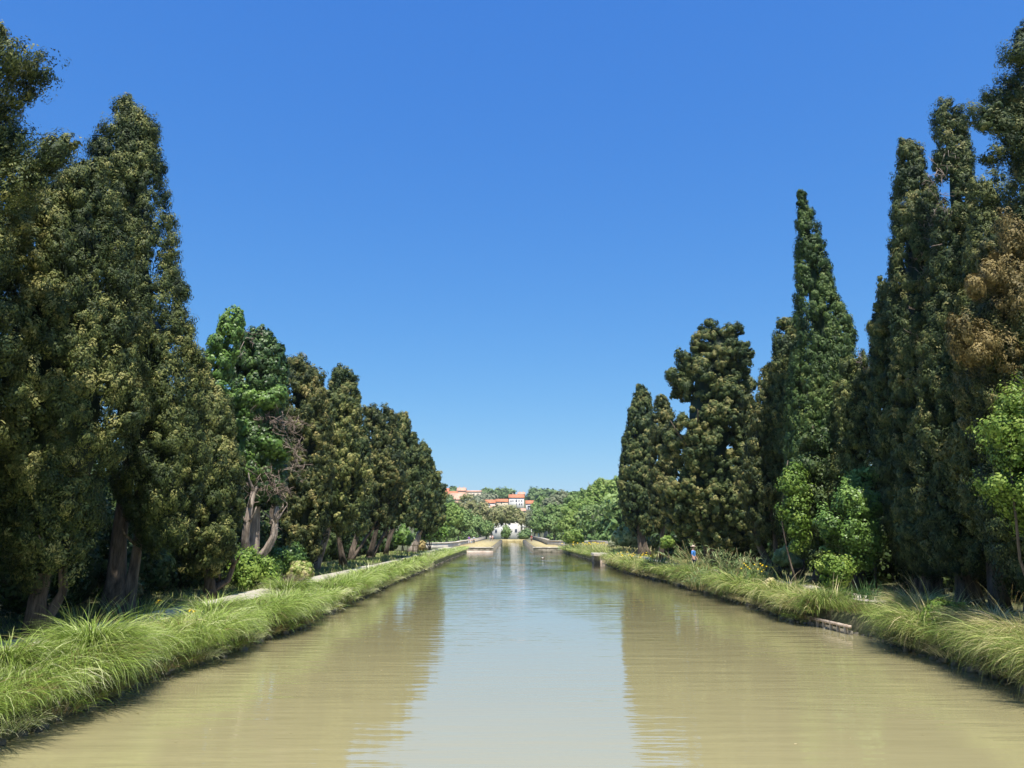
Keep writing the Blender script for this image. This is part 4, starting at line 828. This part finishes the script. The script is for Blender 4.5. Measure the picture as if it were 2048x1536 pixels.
q = P(1387, 1110, 53); person('person in a blue shirt and pale sun hat behind the reeds on the right bank', q[0], 53, GZ + .02, 1.74, cloth('blue_cloth', (.10, .30, .72)), cloth('dark_trousers', (.05, .06, .08)), rz=1.0, hat=cloth('straw_hat', (.6, .5, .38)), walk=.05)

# duck on the water
c = G(1086, 1118, 0); c[2] = .0; root = empty('duck', c, 'lone duck swimming in the middle of the canal', 'duck')
ch = [([(0, 0, .07)], [.09], None), ([(-.12, 0, .08), (-.22, 0, .12)], [.07, .02], 0), ([(.12, 0, .10), (.17, 0, .20), (.19, 0, .27), (.25, 0, .27), (.29, 0, .26)], [.07, .032, .04, .02, .012], 0)]
body_curve('body', ch, cloth('duck_brown', (.12, .09, .07)), root, None)
mb = MB(); mb.ball((-.02, 0, .09), (.15, .10, .065), 8); mb.build('wing', cloth('duck_white', (.6, .58, .52)), root, smooth=True); root.scale = (1.4, 1.4, 1.4)

# ------------------------------------------------------------------ far trees
FG = 'trees beyond the canal bridge'
def far_tree(label, px, ytop, ybot, hw, Y, mat, gz=None, name='far_tree', group=FG, dens=1.3, stem='barkp', trunkvis=False, lob=6, core=True, leaf=None, rc=None):
    leaf = leaf or .0026 * Y; rc = rc or .0042 * Y
    gz = gz if gz is not None else (-9 if Y < 272 else (.6 if Y < 300 else float(hill(P(px, 1000, Y)[0], Y))))
    pt = P(px, ytop, Y); pb = P(px, ybot, Y); s = Y / F; hw_ = hw * s; cz = (pt[2] + pb[2]) / 2; rz = (pt[2] - pb[2]) / 2
    foot = np.array([pb[0], Y, gz]); root = empty(name, foot, label, 'tree', group); mb = MB()
    blob(mb, (pb[0], Y, cz), (hw_ * .85, hw_ * .7, rz * .9), Y, dens=dens, core=core, leaf=leaf, rc=rc)
    for q in range(lob):
        a = q * 6.28 / lob + R_.uniform(0, .8); u = R_.uniform(.4, .6)
        blob(mb, (pb[0] + math.cos(a) * hw_ * .5, Y + math.sin(a) * hw_ * .35 - hw_ * .3, cz + math.sin(a + .5) * rz * .45), (hw_ * u, hw_ * u, rz * u), Y, dens=dens * .9, core=False, leaf=leaf, rc=rc)
    mb.build('crown', mat, root, foot)
    tb = MB(); limb(tb, foot, (pb[0] + R_.uniform(-.2, .2) * hw_, Y, cz), .012 * hw_ * 6 + .15, .08, .3, 7, 6)
    for q in range(5):
        p = np.array([pb[0], Y, cz - rz * .6]); limb(tb, p, p + [R_.uniform(-1, 1) * hw_ * .9, R_.uniform(-.9, 0) * hw_, rz * R_.uniform(.6, 1.5)], .16, .04, .5, 5, 5)
    tb.build('trunk', M[stem], root, foot); return root
# right-hand group across the river
far_tree('tallest fresh green tree behind the last right-hand cypress', 1212, 953, 1050, 48, 230, M['farlime'])
far_tree('big rounded green tree left of the tallest one across the river', 1165, 975, 1060, 45, 245, M['far'])
far_tree('grey-green poplar beside the last right-hand cypress', 1225, 1008, 1090, 44, 180, M['fargrey'])
far_tree('leafy green tree right of centre, in front of the rounded one', 1185, 1005, 1078, 40, 195, M['far'])
far_tree('fresh green tree above the round feathery bush', 1150, 1000, 1078, 34, 210, M['farlime'])
far_tree('darker green tree with a pale limb, left of the round feathery bush', 1110, 1003, 1078, 36, 235, M['far'])
far_tree('low green tree at the right end of the white building', 1083, 1012, 1078, 24, 262, M['far'])
far_tree('pale olive tree rising behind the right-hand group', 1125, 984, 1040, 40, 300, M['fargrey'])
far_tree('yellowish tree tip on the skyline right of the hill houses', 1090, 992, 1040, 30, 330, M['far'])
# left-hand group
far_tree('bright green tree just right of the last left-hand cypress', 893, 1002, 1080, 30, 190, M['farlime'])
far_tree('green tree with hanging leaves behind the left parapet wall', 918, 1018, 1080, 26, 205, M['far'])
far_tree('shaded tree behind the pale trunk of the last left cypress', 858, 1010, 1085, 26, 170, M['far'])
# plane trees in young leaf before the white building
for k, (px, t_, b_, hw, Y, mt, lb) in enumerate([(930, 985, 1062, 30, 300, 'plane', 'tall thin-leaved plane tree leftmost before the hill houses'), (960, 1005, 1070, 28, 290, 'plane', 'brownish plane tree left of the canal end'), (945, 1030, 1074, 22, 282, 'far', 'green-tinged low plane tree above the towpath walkers'),
                                                 (985, 1016, 1060, 26, 295, 'plane', 'olive-brown plane tree directly over the far end of the canal'), (1012, 1010, 1056, 32, 300, 'plane', 'widest plane tree hiding the roofs below the big white house'), (1045, 1024, 1052, 24, 298, 'plane', 'sandy-coloured plane tree over the white building'),
                                                 (1068, 1018, 1060, 16, 292, 'fargrey', 'greyish plane tree at the right of the white building'), (972, 1040, 1076, 14, 280, 'far', 'small dark tree left of the white building'), (1012, 1056, 1077, 5, 279, 'far', 'slim dark tree against the white building'), (1050, 1062, 1078, 11, 279, 'hill', 'dark low bush-like tree at the foot of the white building')]):
    far_tree(lb, px, t_, b_, hw, Y, M[mt], name='plane_tree' if mt == 'plane' else 'far_tree', dens=.6 if mt == 'plane' else 1.2, core=False if mt == 'plane' else True, leaf=.6, rc=1.3)
mb = MB()
for k in range(15):
    for s_ in (-1, 1):
        X = s_ * (13.5 + k * 2.6); blob(mb, (X, 255 + R_.uniform(-6, 6), -1.5), (2.6, 3, R_.uniform(4.2, 6.2)), 180, leaf=.5, rc=.9, mk=(9, 7), dens=1.2)
tag(mb.build('river_thicket', M['far']), 'low green thicket crowding both flanks of the canal bridge', 'thicket', kind='stuff')
# hill trees
for k, (px, t_, b_, hw, Y, mt, lb) in enumerate([(985, 977, 1004, 26, 820, 'hill', 'rounded dark tree on the skyline left of the big white house'), (1010, 979, 1002, 22, 830, 'hill', 'second skyline tree, directly left of the big white house'), (965, 982, 1004, 14, 815, 'hill', 'smaller skyline tree left of the rounded dark one'),
                                                 (1072, 977, 1010, 20, 800, 'hill', 'dark skyline tree right of the big white house'), (1095, 978, 1012, 18, 810, 'hill', 'pine-like skyline tree further right of the white house'), (1115, 985, 1020, 20, 780, 'far', 'paler skyline tree at the right end of the hill'), (905, 976, 990, 8, 830, 'hill', 'small round tree between the orange roofs on the skyline'),
                                                 (1080, 1000, 1025, 14, 700, 'far', 'green tree right of the lower white house'), (975, 988, 1012, 22, 760, 'fargrey', 'grey-green tree above the low red roofs'), (945, 992, 1020, 24, 700, 'fargrey', 'bare-looking tree before the tan terrace'), (1000, 1012, 1040, 24, 620, 'plane', 'brownish tree below the low red roofs'),
                                                 (940, 1012, 1040, 30, 600, 'far', 'green tree low on the hillside at left'), (1090, 1015, 1045, 26, 600, 'far', 'green tree low on the hillside at right'), (1140, 985, 1030, 34, 600, 'far', 'broad green tree on the hillside far right'), (1200, 980, 1040, 50, 560, 'far', 'wide green hillside tree behind the tallest river tree'), (880, 985, 1040, 30, 600, 'hill', 'hillside tree beside the leftmost orange roof')]):
    far_tree(lb, px, t_, b_, hw, Y, M[mt], name='hill_tree', group='trees on the hillside', stem='bark', leaf=.0028 * Y, rc=.0042 * Y, lob=4)
# broad wood that closes the view behind the rows
mb = MB()
for k in range(26):
    for s_ in (-1, 1):
        Y = 150 + k * 9; X = s_ * (30 + k * 3.4 + R_.uniform(-4, 4)) - 4
        if abs(X / Y) < .14: continue
        blob(mb, (X, Y, 2), (11, 9, R_.uniform(8, 12)), 180, leaf=1.0, rc=1.6, mk=(7, 5), dens=1.0)
tag(mb.build('river_woods', M['far']), 'continuous riverside woods closing the view behind both rows of trees', 'woods', kind='stuff')

# ------------------------------------------------------------------ houses
HG = 'houses on the hillside'
def house(name, label, x0, x1, yr, ye, yb, Y, D, wallm, roofm, wins=(), kind='gable', group=HG, chim=0, sh='shutter'):
    a = P(x0, ye, Y); b_ = P(x1, ye, Y); zb = P(x0, yb, Y)[2]; ze = a[2]; zr = P(x0, yr, Y + D / 2)[2]
    gzz = min(zb, float(hill(a[0], Y))) - 2; cx = (a[0] + b_[0]) / 2; W = b_[0] - a[0]
    c = np.array([cx, Y + D / 2, gzz]); root = empty(name, c, label, 'house', group)
    mb = MB(); mb.box((cx, Y + D / 2, (ze + gzz) / 2), (W, D, ze - gzz))
    if kind == 'gable':
        mb.add([(a[0], Y, ze), (a[0], Y + D, ze), (a[0], Y + D / 2, zr - .1), (b_[0], Y, ze), (b_[0], Y + D, ze), (b_[0], Y + D / 2, zr - .1)], t=[[0, 2, 1], [3, 4, 5]])
    mb.build('wall', M[wallm], root, c)
    o = .5; mb = MB(); t = .25
    xa, xb = a[0] - o, b_[0] + o; sl = (zr - ze) / (D / 2)
    prof = [(Y - o, ze - sl * o + .1), (Y + D / 2, zr + .1), (Y + D + o, ze - sl * o + .1), (Y + D + o, ze - sl * o + .1 + t), (Y + D / 2, zr + .1 + t), (Y - o, ze - sl * o + .1 + t)]
    v = [(xa, p, q) for p, q in prof] + [(xb, p, q) for p, q in prof]
    mb.add(v, q=[[0, 1, 7, 6], [1, 2, 8, 7], [2, 3, 9, 8], [3, 4, 10, 9], [4, 5, 11, 10], [5, 0, 6, 11], [0, 5, 4, 1], [1, 4, 3, 2], [6, 7, 10, 11], [7, 8, 9, 10]])
    ro = mb.build('roof', M[roofm], root, c)
    for k in range(chim):
        mb = MB(); x = xa + (xb - xa) * (k + .6) / (chim + .2); mb.box((x, Y + D / 2 + .3, zr + .7), (.8, .8, 1.6)); mb.box((x, Y + D / 2 + .3, zr + 1.57), (1.0, 1.0, .14)); mb.build('chimney', M['cream'], ro, c)
    for (wx, wy, ww, wh) in wins:
        p = P(wx, wy, Y); w2, h2 = ww * Y / F, wh * Y / F
        mb = MB(); mb.box((p[0], Y - .04, p[2] + h2 / 2 + .08), (w2 + .3, .12, .16)); mb.box((p[0], Y - .04, p[2] - h2 / 2 - .08), (w2 + .4, .2, .16)); mb.box((p[0] - w2 / 2 - .08, Y - .04, p[2]), (.16, .12, h2)); mb.box((p[0] + w2 / 2 + .08, Y - .04, p[2]), (.16, .12, h2))
        wo_ = mb.build('window', M['shutter'], root, c)
        mb = MB(); mb.box((p[0], Y - .01, p[2]), (w2, .06, h2)); mb.build('pane', M['glass'], wo_, c)
    return root
house('big_house', 'tall white house with red roof at the centre of the hill', 1018, 1048, 989.5, 995.5, 1014, 720, 12, 'white', 'tile', [(1022, 1002, 1.6, 2.2), (1026, 1001.5, 1.6, 2.2), (1032.5, 1001.5, 2.2, 4.2), (1038, 1001.5, 1.6, 2.4), (1043.5, 1001.5, 1.6, 2.4), (1033, 1008.5, 1.4, 3), (1039, 1008.5, 1.4, 3), (1043.5, 1008.5, 1.4, 3)], chim=2)
house('annex_house', 'lower white house with a bluish shaded terrace, right of the tall white one', 1052, 1070, 1001.5, 1007.5, 1022, 716, 10, 'white', 'tile', [(1061, 1013, 11, 2.6), (1057, 1017, 2, 2.6), (1066, 1017, 2, 2.6)])
house('row_house', 'red-roofed low house just left of the tall white one', 992, 1017, 998.5, 1003.5, 1012, 724, 10, 'cream', 'tile', [(1003, 1006, 1.6, 2)])
house('row_house', 'white cottage with orange roof, second left of the tall white house', 966, 990, 1000, 1006, 1016, 718, 10, 'white', 'tile', [(971, 1010, 1.6, 2.4), (979, 1010, 1.6, 2.4)])
house('hilltop_house', 'pale pink house top peeking over the tall white one', 1036, 1050, 985, 988.5, 994, 800, 10, 'tan', 'tilep', chim=2)
house('roof_house', 'lone terracotta roof among the trees under the lower white house', 1032, 1051, 1017.5, 1022, 1028, 640, 12, 'cream', 'tilep')
house('roof_house', 'small salmon roof poking from the trees left of centre', 981, 990, 1011, 1016, 1022, 640, 10, 'tan', 'tilep')
house('terrace_house', 'leftmost orange house half hidden by the last left cypress', 882, 897, 977, 984, 1000, 780, 14, 'tan', 'tile', [(888, 988, 1.6, 2)])
house('terrace_house', 'orange-roofed house with a long lower roof, second from the left on the hill', 896, 914, 983, 989, 1004, 770, 14, 'tan', 'tile')
house('terrace_house', 'highest orange house on the left of the hill with antennas', 914, 931, 976, 981.5, 1000, 790, 14, 'tan', 'tilep', chim=2)
house('terrace_house', 'big salmon roof stepping down below the highest orange house', 899, 929, 987, 999, 1010, 740, 20, 'tan', 'tilep')
house('terrace_house', 'long tan terrace building with a flat pale roofline', 931, 962, 981.5, 983.5, 1000, 795, 12, 'cream', 'tilep', [(936, 988, 1.5, 2), (942, 988, 1.5, 2), (948, 988, 1.5, 2), (956, 988, 1.5, 2)])
house('cottage', 'cottage with a brownish-pink roof half sunk in the right-hand trees', 1094, 1114, 1008, 1018, 1034, 420, 12, 'cream', 'tilep', [(1100, 1024, 2, 3)], group=None)
# white building at the end of the canal
Y = 340
house('white_building', 'white building behind the plane trees at the end of the canal', 982, 1041, 1038.5, 1040, 1076, Y, 12, 'white', 'tilep', [(1019, 1046, 3, 5), (1032, 1061, 3, 4.5), (1003, 1048, 2.6, 5), (992, 1048, 2.6, 5), (992, 1062, 2.6, 5), (1010, 1062, 3, 5)], group=None)
c = P(1058, 1076, Y); root = empty('concrete_frame', c, 'white open concrete frame of beams and posts right of the white building', 'frame building')
for yb, t_ in ((1043.5, 1.6), (1053, 1.8)):
    a = P(1041.5, yb, Y); b_ = P(1079 if yb > 1050 else 1070, yb, Y); mb = MB(); mb.box(((a[0] + b_[0]) / 2, Y + 2, a[2]), (b_[0] - a[0], 4, t_ * Y / F)); mb.build('beam', M['white'], root, c)
for px in (1046, 1063, 1077):
    p = P(px, 1045 if px < 1070 else 1053.5, Y); mb = MB(); mb.box((p[0], Y + .4, (p[2] - .3 - 2) / 2), (.5, .5, p[2] - .3 + 2)); mb.build('post', M['white'], root, c)
# ------------------------------------------------------------------ the air
m, nt = newmat('haze_air'); out = nt.nodes.new('ShaderNodeOutputMaterial'); v = nt.nodes.new('ShaderNodeVolumePrincipled')
v.inputs['Color'].default_value = (.86, .93, 1, 1); v.inputs['Density'].default_value = .00010; v.inputs['Anisotropy'].default_value = .2
nt.links.new(v.outputs[0], out.inputs['Volume'])
mb = MB(); mb.box((0, 1450, 45), (6200, 3200, 112)); tag(mb.build('haze', m), kind='stuff')
